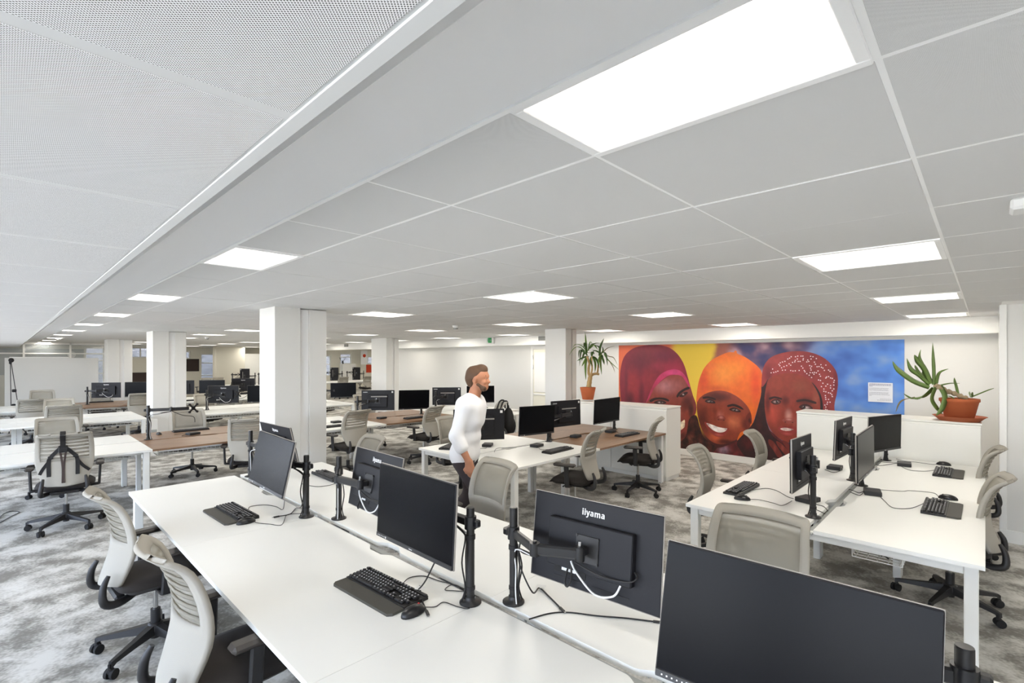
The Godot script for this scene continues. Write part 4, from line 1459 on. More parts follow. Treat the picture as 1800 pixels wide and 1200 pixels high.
func build_chairs():
	var proto := make_chair()
	# label, u, v, facing (degrees from +u towards +v), height scale, group
	var list := [
		["grey mesh office chair tucked under the middle of the three-desk run", 0.67, 3.80, 3.0, 1.04],
		["grey mesh office chair at the desk holding the palm-rest keyboard", 0.71, 2.42, 2.0, 1.07],
		["beige office chair behind the monitor beside the nearest column", 2.42, 4.62, 176.0, 1.02],
		["beige office chair with a plain curved back beside the walking person", 2.44, 2.80, 172.0, 1.02],
		["wide-seen beige office chair back between two white desk groups", 2.44, 0.82, 183.0, 1.04],
		["olive-grey chair at the white desk before the mural, nearer the small keyboard", 4.68, 1.74, -80.0, 0.98],
		["olive-grey chair partly hidden by the white desk, below the third mural face", 6.10, 1.70, -84.0, 0.98],
		["dark grey chair at the white desk beside the aloe cabinet", 6.45, 0.20, 88.0, 1.0],
		["dark grey chair tucked in at the keyboard on the white desk by the pier", 4.90, 0.19, 90.0, 1.0],
		["beige slatted chair at the white end of the white-and-walnut desk", 4.52, 3.36, 106.0, 1.05],
		["beige slatted chair on the open carpet at the walnut desk by the yucca", 6.02, 3.42, 112.0, 1.03],
		["pale chair facing out behind the walking person", 4.32, 5.14, -92.0, 1.02],
		["slatted chair with a black strap harness hung over its back", 0.47, 7.20, 84.0, 1.05],
		["pale chair facing the strap-hung chair across the white desk", 0.52, 9.06, -88.0, 1.0],
		["pale slatted chair facing out across the walnut desk left of the column", 2.08, 9.08, -90.0, 1.0],
		["slatted chair drawn up to the walnut desk right beside the column", 2.30, 7.18, 70.0, 1.05],
		["beige slatted chair at the white desk right of the column", 3.74, 7.18, 100.0, 1.04],
		["beige slatted chair at the walnut desk under three monitors", 5.20, 7.18, 104.0, 1.0],
		["pale chair peeping over the monitor at the walnut desk by the plain wall", 5.22, 9.12, -90.0, 1.08],
		["dark slatted chair at the second-row desk by the windows", 0.69, 11.06, 88.0, 1.07],
		["pale chair facing out at the far side of the second-row desk", 0.76, 12.98, -90.0, 1.03],
		["slatted chair behind the monitor pole right of the second column", 3.30, 13.0, -84.0, 1.0],
		["slatted chair at the far side of the desk seen past the nearest column", 6.05, 13.0, -90.0, 1.0],
		["dark slatted chair in the row before the tall white board", 0.40, 14.42, 90.0, 0.99],
		["pale slatted chair directly in front of the tall white board", 0.66, 16.62, -90.0, 1.04],
		["slatted chair half hidden by the second column", 2.22, 14.42, 88.0, 1.02],
		["brown-tinted chair behind the far walnut desk monitor", 1.78, 16.55, -90.0, 1.0],
		["small far chair in profile before the cream pier, nearest the dark picture", 5.85, 23.6, -120.0, 1.0],
		["small far chair in profile in front of the cream pier", 6.45, 24.2, -120.0, 1.0],
		["small far chair by the whiteboard end of the cream pier", 7.25, 23.5, -100.0, 1.0],
		["small far chair facing out before the side bay whiteboard", 8.3, 23.3, -90.0, 1.05],
		["small far chair below the upright monitors in the side bay", 10.75, 21.2, 80.0, 1.0],
		["small far chair under the second upright monitor in the side bay", 11.9, 21.2, 100.0, 1.0],
		["chair with a black backpack hung on it by the plain wall", 6.01, 6.40, 150.0, 1.06],
	]
	
	for c in list:
		var at := P(c[1], 0, c[2])
		var turn := deg_to_rad(c[3]) + PI / 2.0
		var o: Node3D
		o = copy(proto, "office_chair", c[0], at, turn, "mesh-back office chairs")
		o.scale = Vector3(1.0, c[4], 1.0)


	proto.free()
	# black strap harness over one chair
	var ch := P(0.47, 0, 7.20)
	var t := thing("strap_harness", "black webbing harness looped over the slatted chair back", "harness", ch, deg_to_rad(84.0) + PI / 2.0)
	t.scale = Vector3(1, 1.05, 1)
	var ribbon = func(st: SurfaceTool, a: Vector3, b: Vector3, w: float):
		# flat webbing lying on the back of the chair
		var z := (b - a).normalized()
		var x := Vector3(0, 0, -1).cross(z).normalized()
		box(st, (a + b) * 0.5, Vector3(w, 0.006, (b - a).length() * 1.12), 0.001, Basis(x, z.cross(x), z))
	var strap = func(called: String, pts: Array, w: float, m: Material):
		var st := S()
		var cv := curve(pts, 5)
		for i in cv.size() - 1:
			ribbon.call(st, cv[i], cv[i + 1], w)
		part(called, st, m, t)
	var bk = func(s: float, u: float) -> Vector3: return back_point(s, u, -0.018)
	var ps := S()
	var prof := []
	for k in 8:
		prof.append(lerpf(1.0, 0.70, k / 7.0))
	for i in 7:
		ribbon.call(ps, back_point(0.06, prof[i], -0.018), back_point(0.06, prof[i + 1], -0.018), 0.045)
	bar(ps, back_point(0.06, 0.985, -0.02) + Vector3(0, 0.012, -0.005), back_point(0.06, 0.985, 0.02) + Vector3(0, 0.012, 0.012), 0.045, 0.006, 0.002)
	part("strap", ps, M.black_matte, t)
	ps = S()
	var c0: Vector3 = bk.call(0.06, 0.66)
	box(ps, c0, Vector3(0.075, 0.07, 0.014), 0.006)
	part("yoke_pad", ps, M.black_matte, t)
	for s in [-1.0, 1.0]:
		strap.call("strap", [bk.call(0.06 + 0.12 * s, 0.67), bk.call(0.06 + 0.42 * s, 0.52), bk.call(0.06 + 0.48 * s, 0.42), bk.call(0.06 + 0.56 * s, 0.2)], 0.034, M.black_matte)
		strap.call("strap", [bk.call(0.06 + 0.48 * s, 0.45), bk.call(0.06 + 0.7 * s, 0.33), bk.call(0.94 * s, 0.24)], 0.028, M.black_matte)
		strap.call("strap", [bk.call(0.06 + 0.10 * s, 0.62), bk.call(0.06 + 0.02 * s, 0.35), bk.call(0.06 + 0.03 * s, 0.08)], 0.018, M.dark_brown)
		var b := S()
		box(b, bk.call(0.06 + 0.42 * s, 0.52), Vector3(0.042, 0.028, 0.014), 0.004)
		part("buckle", b, M.black_satin, t)
	# backpack
	var bp := thing("backpack", "black backpack hanging on the chair by the plain wall", "bag", P(6.01, 0, 6.40), deg_to_rad(150.0) + PI / 2.0)
	var st := S()
	for q in [[Vector3(0, 0.70, -0.38), Vector3(0.17, 0.25, 0.1)], [Vector3(0, 0.62, -0.44), Vector3(0.14, 0.15, 0.07)]]:
		ellipsoid(st, q[0], q[1], Basis(), 8, 14)
	part("body", st, M.black_matte, bp)
	for s in [-1.0, 1.0]:
		st = S()
		tube(st, curve([Vector3(0.08 * s, 0.92, -0.34), Vector3(0.1 * s, 1.06, -0.33), Vector3(0.11 * s, 1.04, -0.24), Vector3(0.12 * s, 0.8, -0.17)], 4), 0.014, 6)
		part("strap", st, M.black_matte, bp)
	st = S()
	tube(st, curve([Vector3(-0.04, 0.93, -0.38), Vector3(0, 0.985, -0.38), Vector3(0.04, 0.93, -0.38)], 4), 0.009, 6)
	part("handle", st, M.black_matte, bp)

# ---------------------------------------------------------------- monitors and arms
const SW := 0.615
const SH := 0.370

func monitor_proto(kind: String) -> Node3D:
	# origin at the panel centre, screen facing +Z
	var t := Node3D.new()
	t.set_meta("category", "monitor")
	var st := S()
	box(st, Vector3(0, 0, -0.008), Vector3(SW, SH, 0.016), 0.003)
	part("panel", st, M.panel_back, t)
	st = S()
	box(st, Vector3(0, 0.009, 0.0006), Vector3(SW - 0.008, SH - 0.026, 0.002), 0.0)
	part("screen", st, M.screen, t)
	st = S()
	box(st, Vector3(0, -SH / 2 + 0.010, 0.0012), Vector3(SW - 0.004, 0.019, 0.004), 0.001)
	part("lower_bezel", st, M.bezel, t)
	st = S()
	if kind == "a":
		box(st, Vector3(0, -0.005, -0.032), Vector3(0.40, 0.20, 0.034), 0.004)
	else:
		box(st, Vector3(0, -0.01, -0.028), Vector3(0.36, 0.24, 0.026), 0.010)
	var hs := part("rear_housing", st, M.panel_back, t)
	st = S()
	box(st, Vector3(0.10, -0.115, -0.0172), Vector3(0.16, 0.05, 0.003), 0.001)
	part("port_bay", st, M.black_matte, hs)
	st = S()
	box(st, Vector3(0.105, -0.112, -0.0192), Vector3(0.07, 0.028, 0.0015))
	part("sticker", st, M.label_white, hs)
	st = S()
	box(st, Vector3(0.0, -0.155, -0.0168), Vector3(0.36, 0.004, 0.002))
	part("vent_slot", st, M.black_matte, hs)
	var back := Transform3D(Basis(Vector3.UP, PI), Vector3(0, 0.135, -0.0172))
	if kind == "a":
		text("iiyama", 0.026, M.logo, t, back, true, "logo")
		text("iiyama", 0.006, M.logo, t, Transform3D(Basis(), Vector3(0, -SH / 2 + 0.010, 0.0036)), true, "front_logo")
	else:
		back.origin = Vector3(0.235, 0.150, -0.0172)
		text("Lenovo", 0.018, M.logo, t, back, true, "logo")
		st = S()
		box(st, Vector3(-0.27, 0.15, -0.0172), Vector3(0.03, 0.03, 0.0015))
		part("sticker", st, M.label_white, t)
	st = S()
	for k in 6:
		box(st, Vector3(-SW / 2 + 0.02 + k * 0.014, -SH / 2 + 0.0095, 0.0036), Vector3(0.004 if k < 5 else 0.008, 0.004 if k < 5 else 0.010, 0.0006))
	part("badge", st, M.label_white, t)
	if kind == "a":
		st = S()
		for sy in [-1.0, 1.0]:
			box(st, Vector3(0, sy * (SH / 2 + 0.0008), -0.011), Vector3(SW + 0.003, 0.0024, 0.009), 0.0006)
			box(st, Vector3(sy * (SW / 2 + 0.0008), 0, -0.011), Vector3(0.0024, SH - 0.001, 0.009), 0.0006)
		part("edge_rim", st, M.rim_grey, t)
	else:
		st = S()
		box(st, Vector3(-0.03, 0.068, -0.043), Vector3(0.30, 0.016, 0.005), 0.001)
		part("grip_bar", st, M.rim_grey, t)
	# mounting plate and short looms behind
	st = S()
	box(st, Vector3(0, -0.005, -0.052), Vector3(0.11, 0.11, 0.006), 0.002)
	for sx in [-1.0, 1.0]:
		for sy in [-1.0, 1.0]:
			cyl(st, Vector3(0.05 * sx, -0.005 + 0.05 * sy, -0.053), Vector3(0.05 * sx, -0.005 + 0.05 * sy, -0.058), 0.006, 8)
	part("mounting_plate", st, M.black_metal, t)
	return t

var mon_a: Node3D
var mon_b: Node3D

func monitor(label: String, u: float, v: float, y: float, yaw: float, tilt: float, roll: float, back: bool, kind: String, group := "") -> Node3D:
	# yaw, tilt: of the face turned to the viewer, as measured
	var o := copy(mon_a if kind == "a" else mon_b, "monitor", label, P(u, y, v), 0.0, group)
	var phi := deg_to_rad(yaw) + PI / 2.0
	var tl := deg_to_rad(tilt)
	if back:
		phi += PI
		tl = -tl
	o.basis = Basis(Vector3.UP, phi) * Basis(Vector3.RIGHT, -tl) * Basis(Vector3.BACK, deg_to_rad(roll) * (-1.0 if back else 1.0))
	if back:
		o.position += (o.basis * Vector3(0, 0, 0.016))
	return o

func arm(label: String, pu: float, pv: float, mon: Node3D, base_y := DESK, elbow := 0.12, side := 1.0, top := 0.425, group := "desk-clamped monitor arms", tip := Vector3.ZERO):
	# pole clamped at the rear edge of a worktop, jointed arm out to the monitor's plate
	var t := thing("monitor_mount", label, "monitor mount", P(pu, base_y, pv), 0.0, group)
	var st := S()
	lathe(st, [Vector2(0, 0.0), Vector2(0.05, 0.0), Vector2(0.05, 0.006), Vector2(0.024, 0.010), Vector2(0.022, 0.03)], 20)
	part("base_plate", st, M.black_metal, t)
	st = S()
	cyl(st, Vector3(0, 0.005, 0), Vector3(0, top, 0), 0.0185, 18)
	part("pole", st, M.black_metal, t)
	st = S()
	cyl(st, Vector3(0, top - 0.002, 0), Vector3(0, top + 0.003, 0), 0.0175, 18)
	part("pole_cap", st, M.black_satin, t)
	var goal: Vector3
	var hgt: float
	if mon != null:
		goal = mon.position + mon.basis * Vector3(0, -0.005, -0.056) - t.position
	else:
		goal = tip
	hgt = clampf(goal.y, 0.1, top - 0.03)
	st = S()
	cyl(st, Vector3(0, hgt - 0.028, 0), Vector3(0, hgt + 0.028, 0), 0.027, 18)
	box(st, Vector3(0, hgt, 0) - Vector3(goal.x, 0, goal.z).normalized() * 0.036, Vector3(0.03, 0.034, 0.03), 0.006)
	part("collar", st, M.black_satin, t)
	var a := Vector3(0, hgt, 0)
	var e := Vector3(goal.x, hgt, goal.z)
	var d := e - a
	var sideways := Vector3(-d.z, 0, d.x).normalized() * elbow * side
	var mid := a + d * 0.5 + sideways
	var z := (mon.basis.z if mon != null else (e - mid).normalized())
	var joint := goal - z * 0.05
	joint.y = hgt
	st = S()
	bar(st, a, mid, 0.026, 0.040, 0.006)
	part("arm_link", st, M.black_satin, t)
	st = S()
	cyl(st, mid - Vector3(0, 0.026, 0), mid + Vector3(0, 0.026, 0), 0.022, 14)
	cyl(st, mid + Vector3(0, 0.026, 0), mid + Vector3(0, 0.034, 0), 0.009, 8)
	part("elbow_joint", st, M.black_satin, t)
	st = S()
	bar(st, mid, joint, 0.030, 0.046, 0.008)
	part("arm_link", st, M.black_satin, t)
	if mon != null:
		st = S()
		cyl(st, joint - Vector3(0, 0.028, 0), joint + Vector3(0, 0.028, 0), 0.02, 14)
		bar(st, joint, goal, 0.026, 0.03, 0.004)
		part("tilt_head", st, M.black_satin, t)
		st = S()
		cyl(st, joint + Vector3(0, 0.028, 0), joint + Vector3(0, 0.05, 0), 0.008, 8)
		part("knob", st, M.chrome, t)
	else:
		# bare plate with four lobes
		var ph := Basis.looking_at(Vector3(0.35, 0, 1.0).normalized(), Vector3.UP)
		st = S()
		box(st, goal, Vector3(0.055, 0.055, 0.012), 0.004, ph)
		for sx in [-1.0, 1.0]:
			for sy in [-1.0, 1.0]:
				bar(st, goal, goal + ph * Vector3(0.05 * sx, 0.05 * sy, 0), 0.012, 0.022, 0.003)
				cyl(st, goal + ph * Vector3(0.052 * sx, 0.052 * sy, -0.007), goal + ph * Vector3(0.052 * sx, 0.052 * sy, 0.007), 0.017, 12)
		part("empty_plate", st, M.black_satin, t)
		st = S()
		tube(st, curve([mid + Vector3(0, -0.02, 0), mid.lerp(goal, 0.5) + Vector3(0, -0.09, 0), goal + Vector3(0, -0.12, 0), goal + Vector3(0.02, -0.2, 0)], 5), 0.005, 6)
		part("loose_cable", st, M.cable_black, t)
	# ties and looms down the pole
	st = S()
	cyl(st, Vector3(0, 0.06, 0), Vector3(0, 0.075, 0), 0.0215, 14)
	part("cable_tie", st, M.black_matte, t)
	st = S()
	cyl(st, Vector3(0, hgt - 0.075, 0), Vector3(0, hgt - 0.055, 0), 0.0225, 14)
	part("cable_tie", st, M.black_matte, t)
	st = S()
	var w := Vector3(goal.x, 0, goal.z).normalized()
	var off := w * 0.024
	tube(st, curve([mid + Vector3(0, -0.03, 0), a.lerp(mid, 0.5) + Vector3(0, -0.045, 0), off + Vector3(0, hgt - 0.075, 0), off * 1.25 + Vector3(0, hgt * 0.55, 0.004), off + Vector3(0, 0.07, 0), off * 1.5 + Vector3(0, 0.006, 0)], 5), 0.0042, 6)
	var off2 := off.rotated(Vector3.UP, 0.7)
	tube(st, curve([mid + Vector3(0, -0.03, 0.01), a.lerp(mid, 0.4) + Vector3(0, -0.06, 0.01), off2 + Vector3(0, hgt - 0.08, 0), off2 * 1.6 + Vector3(0, hgt * 0.5, 0), off2 + Vector3(0, 0.07, 0), off2 * 1.7 + Vector3(0, 0.006, 0)], 5), 0.0036, 6)
	part("cable", st, M.cable_black, t)
	st = S()
	var off3 := off.rotated(Vector3.UP, -0.6)
	tube(st, curve([mid + Vector3(0, -0.034, -0.01), off3 + Vector3(0, hgt - 0.07, 0), off3 * 1.2 + Vector3(0, hgt * 0.5, 0), off3 + Vector3(0, 0.07, 0), off3 * 1.5 + Vector3(0, 0.006, 0)], 5), 0.0032, 6)
	part("white_cable", st, M.cable_white, t)
	return t

func rear_cables(mon: Node3D):
	# looms behind a monitor seen from the rear
	var st := S()
	tube(st, curve([Vector3(0.06, -0.06, -0.075), Vector3(0.03, -0.10, -0.075), Vector3(-0.05, -0.165, -0.06), Vector3(-0.13, -0.15, -0.055), Vector3(-0.155, -0.105, -0.045)], 6), 0.0042, 7)
	part("white_cable", st, M.cable_white, mon)
	st = S()
	tube(st, curve([Vector3(0.10, -0.10, -0.03), Vector3(0.10, -0.16, -0.05), Vector3(0.085, -0.175, -0.05), Vector3(0.07, -0.14, -0.05), Vector3(0.06, -0.07, -0.07)], 6), 0.004, 6)
	part("cable", st, M.cable_black, mon)
	st = S()
	tube(st, curve([Vector3(0.04, -0.06, -0.075), Vector3(-0.08, -0.085, -0.068), Vector3(-0.19, -0.08, -0.055), Vector3(-0.22, -0.06, -0.04), Vector3(-0.205, -0.045, -0.03)], 6), 0.0035, 6)
	part("cable", st, M.cable_black, mon)

func build_monitors():
	mon_a = monitor_proto("a")
	mon_b = monitor_proto("b")
	var g := "black flat monitors on arms"
	# run of three desks by the camera
	var m1 := monitor("tilted monitor with a bluish reflection at the column end of the three-desk run", 1.30, 3.62, 1.10, 181, 12, -1.7, false, "a", g)
	arm("monitor arm holding the tilted monitor with the bluish screen", 1.462, 3.40, m1, DESK, 0.02, 1.0)
	var m2 := monitor("monitor seen from behind, peeping above the tilted bluish screen", 1.74, 4.64, 1.05, 183, -13, -0.4, true, "a", g)
	arm("monitor arm at the far end of the three-desk run, below the column", 1.60, 4.94, m2, DESK, 0.05, 1.0)
	var m3 := monitor("monitor seen from behind with looped white cable, next to two black poles", 1.60, 2.74, 1.06, 176, 10, 1.1, true, "a", g)
	rear_cables(m3)
	arm("monitor arm holding the rear-view monitor beside the two black poles", 1.60, 3.20, m3, DESK, 0.10, 1.0)
	var m4 := monitor("dark grey-screened monitor on the middle desk above the palm-rest keyboard", 1.35, 1.96, 1.10, 180, 3, -0.4, false, "a", g)
	arm("monitor arm beside the dark screen above the palm-rest keyboard", 1.462, 1.672, m4, DESK, 0.03, 1.0)
	var m5 := monitor("large rear-view monitor with white maker's lettering and looped white cable", 1.70, 1.18, 1.045, 183, 7, 0.5, true, "a", g)
	rear_cables(m5)
	arm("monitor arm reaching behind the large rear-view monitor", 1.60, 1.535, m5, DESK, 0.11, 1.0)
	var m6 := monitor("largest dark monitor filling the desk corner, screen turned to the empty chair side", 1.37, 0.37, 1.10, 190, 11, -2.8, false, "a", g)
	arm("monitor arm at the corner of the desk run, beside the largest dark screen", 1.56, 0.035, m6, DESK, 0.02, 1.0)
	# desk group before the mural
	var b1 := monitor("edge-on monitor with a white sticker on the white desk before the mural, nearer end", 4.09, 0.97, 1.07, 272, 1, -2.2, true, "a", g)
	arm("short monitor arm at the near end of the white desk before the mural", 3.90, 0.86, b1, DESK, 0.03, -1.0)
	var b2 := monitor("edge-on monitor seen from behind at the middle of the white desk before the mural", 5.62, 0.98, 1.07, 268, -2, -0.5, true, "a", g)
	arm("middle monitor arm of the white desk before the mural, back to back", 5.32, 0.86, b2, DESK, 0.03, -1.0)
	var b3 := monitor("monitor with a pale mirrored screen seen at a sharp angle", 4.89, 0.70, 1.06, 268, 0, 2.5, false, "a", g)
	arm("monitor arm behind the pale mirrored screen", 5.16, 0.775, b3, DESK, 0.03, 1.0)
	var b4 := monitor("dark screen facing out in front of the aloe cabinet", 6.39, 0.75, 1.05, 251, -1, 0.1, false, "a", g)
	arm("monitor arm behind the dark screen at the aloe cabinet", 6.62, 0.775, b4, DESK, 0.03, 1.0)
	# white-and-walnut desks by the yucca
	var c1 := monitor("dark greenish-black screen on the white-and-walnut desk, nearer the person", 4.75, 4.13, 1.04, 264, -2, -1.1, false, "b", g)
	arm("monitor arm behind the greenish-black screen", 5.02, 4.17, c1, DESK, 0.02, 1.0)
	var c2 := monitor("black monitor seen from behind beside the yucca cabinet", 5.65, 4.36, 1.04, 265, 2, -0.5, true, "b", g)
	arm("monitor arm of the rear-view monitor on the walnut desk", 5.14, 4.25, c2, DESK, 0.03, 1.0)
	var c3 := monitor("black screen on the walnut desk directly below the yucca pot", 6.38, 4.14, 1.04, 265, -4, 1.5, false, "b", g)
	arm("monitor arm under the black screen below the yucca", 6.62, 4.17, c3, DESK, 0.02, 1.0)
	var c4 := monitor("black monitor with a white sticker, half hidden by the walking person", 3.95, 4.36, 1.04, 236, 0, 0.0, true, "b", g)
	arm("monitor arm of the sticker-marked monitor beside the person", 3.70, 4.25, c4, DESK, 0.03, 1.0)
	# row along the plain wall
	var d1 := monitor("rear-view monitor with a sticker just right of the nearest column", 4.80, 8.08, 1.06, 222, 2, 0.5, true, "b", g)
	arm("monitor arm of the sticker-marked monitor right of the column", 4.42, 8.13, d1, DESK, 0.04, 1.0)
	var d2 := monitor("black screen between two rear-view monitors at the plain wall", 5.48, 7.90, 1.04, 256, -1, -1.1, false, "b", g)
	arm("monitor arm behind the black screen at the plain wall", 5.75, 8.05, d2, DESK, 0.03, 1.0)
	var d3 := monitor("rear-view monitor beside the walking person's shoulder", 6.46, 8.15, 1.04, 216, 2, 0.8, true, "b", g)
	arm("monitor arm of the rear-view monitor by the person's shoulder", 6.16, 8.13, d3, DESK, 0.04, 1.0)
	var d4 := monitor("black screen directly behind the walking person's neck", 7.22, 7.92, 1.05, 240, 0, 0.0, false, "b", g)
	arm("monitor arm behind the walking person's neck", 7.5, 8.05, d4, DESK, 0.03, 1.0)
	var e1 := monitor("black screen seen between the nearest column and the rear-view monitor", 5.97, 11.7, 1.03, 240, 1, 0.4, false, "b", g)
	arm("monitor arm behind the screen between the two columns", 5.6, 11.94, e1, DESK, 0.03, 1.0)
	# second row, left of the nearest column
	var e2 := monitor("rear-view monitor with a white cable, on its own pole right of the second column", 3.28, 11.80, 1.06, 233, -1, 0.1, true, "a", g)
	rear_cables(e2)
	arm("monitor arm on the pole right of the second column", 3.02, 12.02, e2, DESK, 0.04, 1.0)
	var e3 := monitor("black screen cut off by the left edge of the nearest column", 3.98, 11.5, 1.05, 245, 0, 0.0, false, "a", g)
	arm("monitor arm behind the screen cut off by the nearest column", 4.2, 11.94, e3, DESK, 0.03, 1.0)
	arm("bare monitor arm with an empty plate on the second-row white desk", 4.02, 11.72, null, DESK, 0.02, 1.0, 0.425, "desk-clamped monitor arms", Vector3(-0.52, 0.34, 0.14))
	arm("bare monitor arm with an empty four-lobed plate on the walnut desk", 1.36, 8.18, null, DESK, 0.02, 1.0, 0.46, "desk-clamped monitor arms", Vector3(0.50, 0.40, 0.12))
	arm("bare monitor arm with an empty plate right of the nearest column", 5.15, 11.3, null, DESK, 0.02, 1.0, 0.40, "desk-clamped monitor arms", Vector3(-0.48, 0.33, 0.1))
	# third row
	var f1 := monitor("rear-view monitor on the far walnut desk before the third column", 1.73, 15.42, 1.06, 238, 0, 0.0, true, "a", g)
	rear_cables(f1)
	arm("monitor arm on the far walnut desk", 1.38, 15.42, f1, DESK, 0.04, 1.0)
	var f2 := monitor("black screen half hidden behind the second column", 2.36, 15.2, 1.06, 248, 0, 0.0, false, "a", g)
	arm("monitor arm behind the screen at the second column", 2.6, 15.38, f2, DESK, 0.03, 1.0)
	var f3 := monitor("rear-view monitor peeping out right of the second column", 3.30, 15.5, 1.06, 238, 0, 0.0, true, "a", g)
	arm("monitor arm of the monitor peeping out past the second column", 3.0, 15.42, f3, DESK, 0.03, 1.0)
	var f4 := monitor("pitch-black screen behind the rear-view monitor on the single pole", 3.92, 15.1, 1.06, 240, 0, 0.0, false, "a", g)
	arm("monitor arm behind the pitch-black screen", 4.2, 15.38, f4, DESK, 0.03, 1.0)
	var f5 := monitor("far rear-view monitor with small lettering at the left of the nearest column", 4.82, 15.5, 1.07, 236, 0, 0.0, true, "a", g)
	arm("monitor arm of the far lettered monitor", 4.5, 15.42, f5, DESK, 0.03, 1.0)
	# far bays: screens turned upright
	for q in [[6.95, 22.15, "small upright monitor before the cream pier"], [7.95, 22.1, "small upright monitor at the edge of the nearest column"], [10.85, 22.15, "upright monitor in the side bay nearest the window"], [11.95, 22.1, "upright monitor in the side bay below the stag ornament"]]:
		var m := monitor(q[2], q[0], q[1], 1.10, 236, 0, 90.0, true, "b", "upright monitors in the far bays")
		arm("far arm holding the " + str(q[2]), q[0] + 0.42, q[1] + 0.06, m, DESK, 0.02, 1.0, 0.5, "far monitor arms")
		arm("far bare pole beside the " + str(q[2]), q[0] - 0.45, q[1] + 0.06, null, DESK, 0.01, 1.0, 0.5, "far monitor arms", Vector3(0.25, 0.44, 0.02))
	mon_a.free()
	mon_b.free()

# ---------------------------------------------------------------- keyboards, mice, docks
var kb_mesh := {}

func keyboard(label: String, at: Vector3, turn: float, palm: bool, cable_to = null, group := "black keyboards on the desks"):
	# local: X along the rows, +Z towards the typist; base on the desk
	var t := thing("keyboard", label, "keyboard", at, turn, group)
	if not kb_mesh.has("body"):
		var st := S()
		prism(st, PackedVector2Array([Vector2(-0.232, -0.068), Vector2(0.232, -0.068), Vector2(0.232, 0.068), Vector2(-0.232, 0.068)]), 0.0, 0.016)
		box(st, Vector3(0, 0.017, -0.06), Vector3(0.464, 0.014, 0.016), 0.004)
		kb_mesh.body = fin(st)
		st = S()
		var pr := S()
		var rows := [
			[[0, 1], [2, 1], [3, 1], [4, 1], [5, 1], [6.5, 1], [7.5, 1], [8.5, 1], [9.5, 1], [11, 1], [12, 1], [13, 1], [14, 1], [15.3, 1], [16.3, 1], [17.3, 1]],
			[[0, 1], [1, 1], [2, 1], [3, 1], [4, 1], [5, 1], [6, 1], [7, 1], [8, 1], [9, 1], [10, 1], [11, 1], [12, 1], [13, 2], [15.3, 1], [16.3, 1], [17.3, 1], [18.6, 1], [19.6, 1], [20.6, 1], [21.6, 1]],
			[[0, 1.5], [1.5, 1], [2.5, 1], [3.5, 1], [4.5, 1], [5.5, 1], [6.5, 1], [7.5, 1], [8.5, 1], [9.5, 1], [10.5, 1], [11.5, 1], [12.5, 1], [13.5, 1.5], [15.3, 1], [16.3, 1], [17.3, 1], [18.6, 1], [19.6, 1], [20.6, 1], [21.6, 1]],
			[[0, 1.75], [1.75, 1], [2.75, 1], [3.75, 1], [4.75, 1], [5.75, 1], [6.75, 1], [7.75, 1], [8.75, 1], [9.75, 1], [10.75, 1], [11.75, 1], [12.75, 2.25], [18.6, 1], [19.6, 1], [20.6, 1]],
			[[0, 2.25], [2.25, 1], [3.25, 1], [4.25, 1], [5.25, 1], [6.25, 1], [7.25, 1], [8.25, 1], [9.25, 1], [10.25, 1], [11.25, 1], [12.25, 2.75], [16.3, 1], [18.6, 1], [19.6, 1], [20.6, 1], [21.6, 1]],
			[[0, 1.25], [1.25, 1.25], [2.5, 1.25], [3.75, 6.25], [10, 1.25], [11.25, 1.25], [12.5, 1.25], [13.75, 1.25], [15.3, 1], [16.3, 1], [17.3, 1], [18.6, 2], [20.6, 1]],
		]
		var p := 0.0199
		for r in rows.size():
			for k in rows[r]:
				var w: float = k[1] * p - 0.003
				var x: float = -0.225 + (k[0] + k[1] * 0.5) * p
				var z := -0.043 + r * 0.0188 + (0.0 if r > 0 else -0.004)
				var y := 0.026 - r * 0.0009
				var h := S()
				box(st, Vector3(x, y, z), Vector3(w, 0.011, 0.0158), 0.0028)
				if k[1] < 1.6:
					box(pr, Vector3(x - 0.002, y + 0.0057, z - 0.002), Vector3(0.005, 0.0004, 0.005))
		kb_mesh.keys = fin(st)
		kb_mesh.legend = fin(pr)
		st = S()
		prism(st, PackedVector2Array([Vector2(-0.232, 0.069), Vector2(0.232, 0.069), Vector2(0.232, 0.128), Vector2(0.216, 0.146), Vector2(-0.216, 0.146), Vector2(-0.232, 0.128)]), 0.0, 0.012)
		kb_mesh.palm = fin(st)
	inst("case", kb_mesh.body, M.black_plastic, t)
	var ks := inst("keys", kb_mesh.keys, M.key, t)
	ks.set_meta("kind", "stuff")
	var lg := inst("legends", kb_mesh.legend, M.key_print, t)
	lg.set_meta("kind", "stuff")
	if palm:
		inst("palm_rest", kb_mesh.palm, M.palm_rest, t)
	if cable_to != null:
		var st := S()
		var pts := []
		var inv := t.transform.affine_inverse()
		pts.append(Vector3(0.04, 0.012, -0.068))
		for q in cable_to:
			pts.append(inv * (q as Vector3))
		tube(st, curve(pts, 6), 0.0022, 6)
		part("cable", st, M.cable_black, t)
	return t

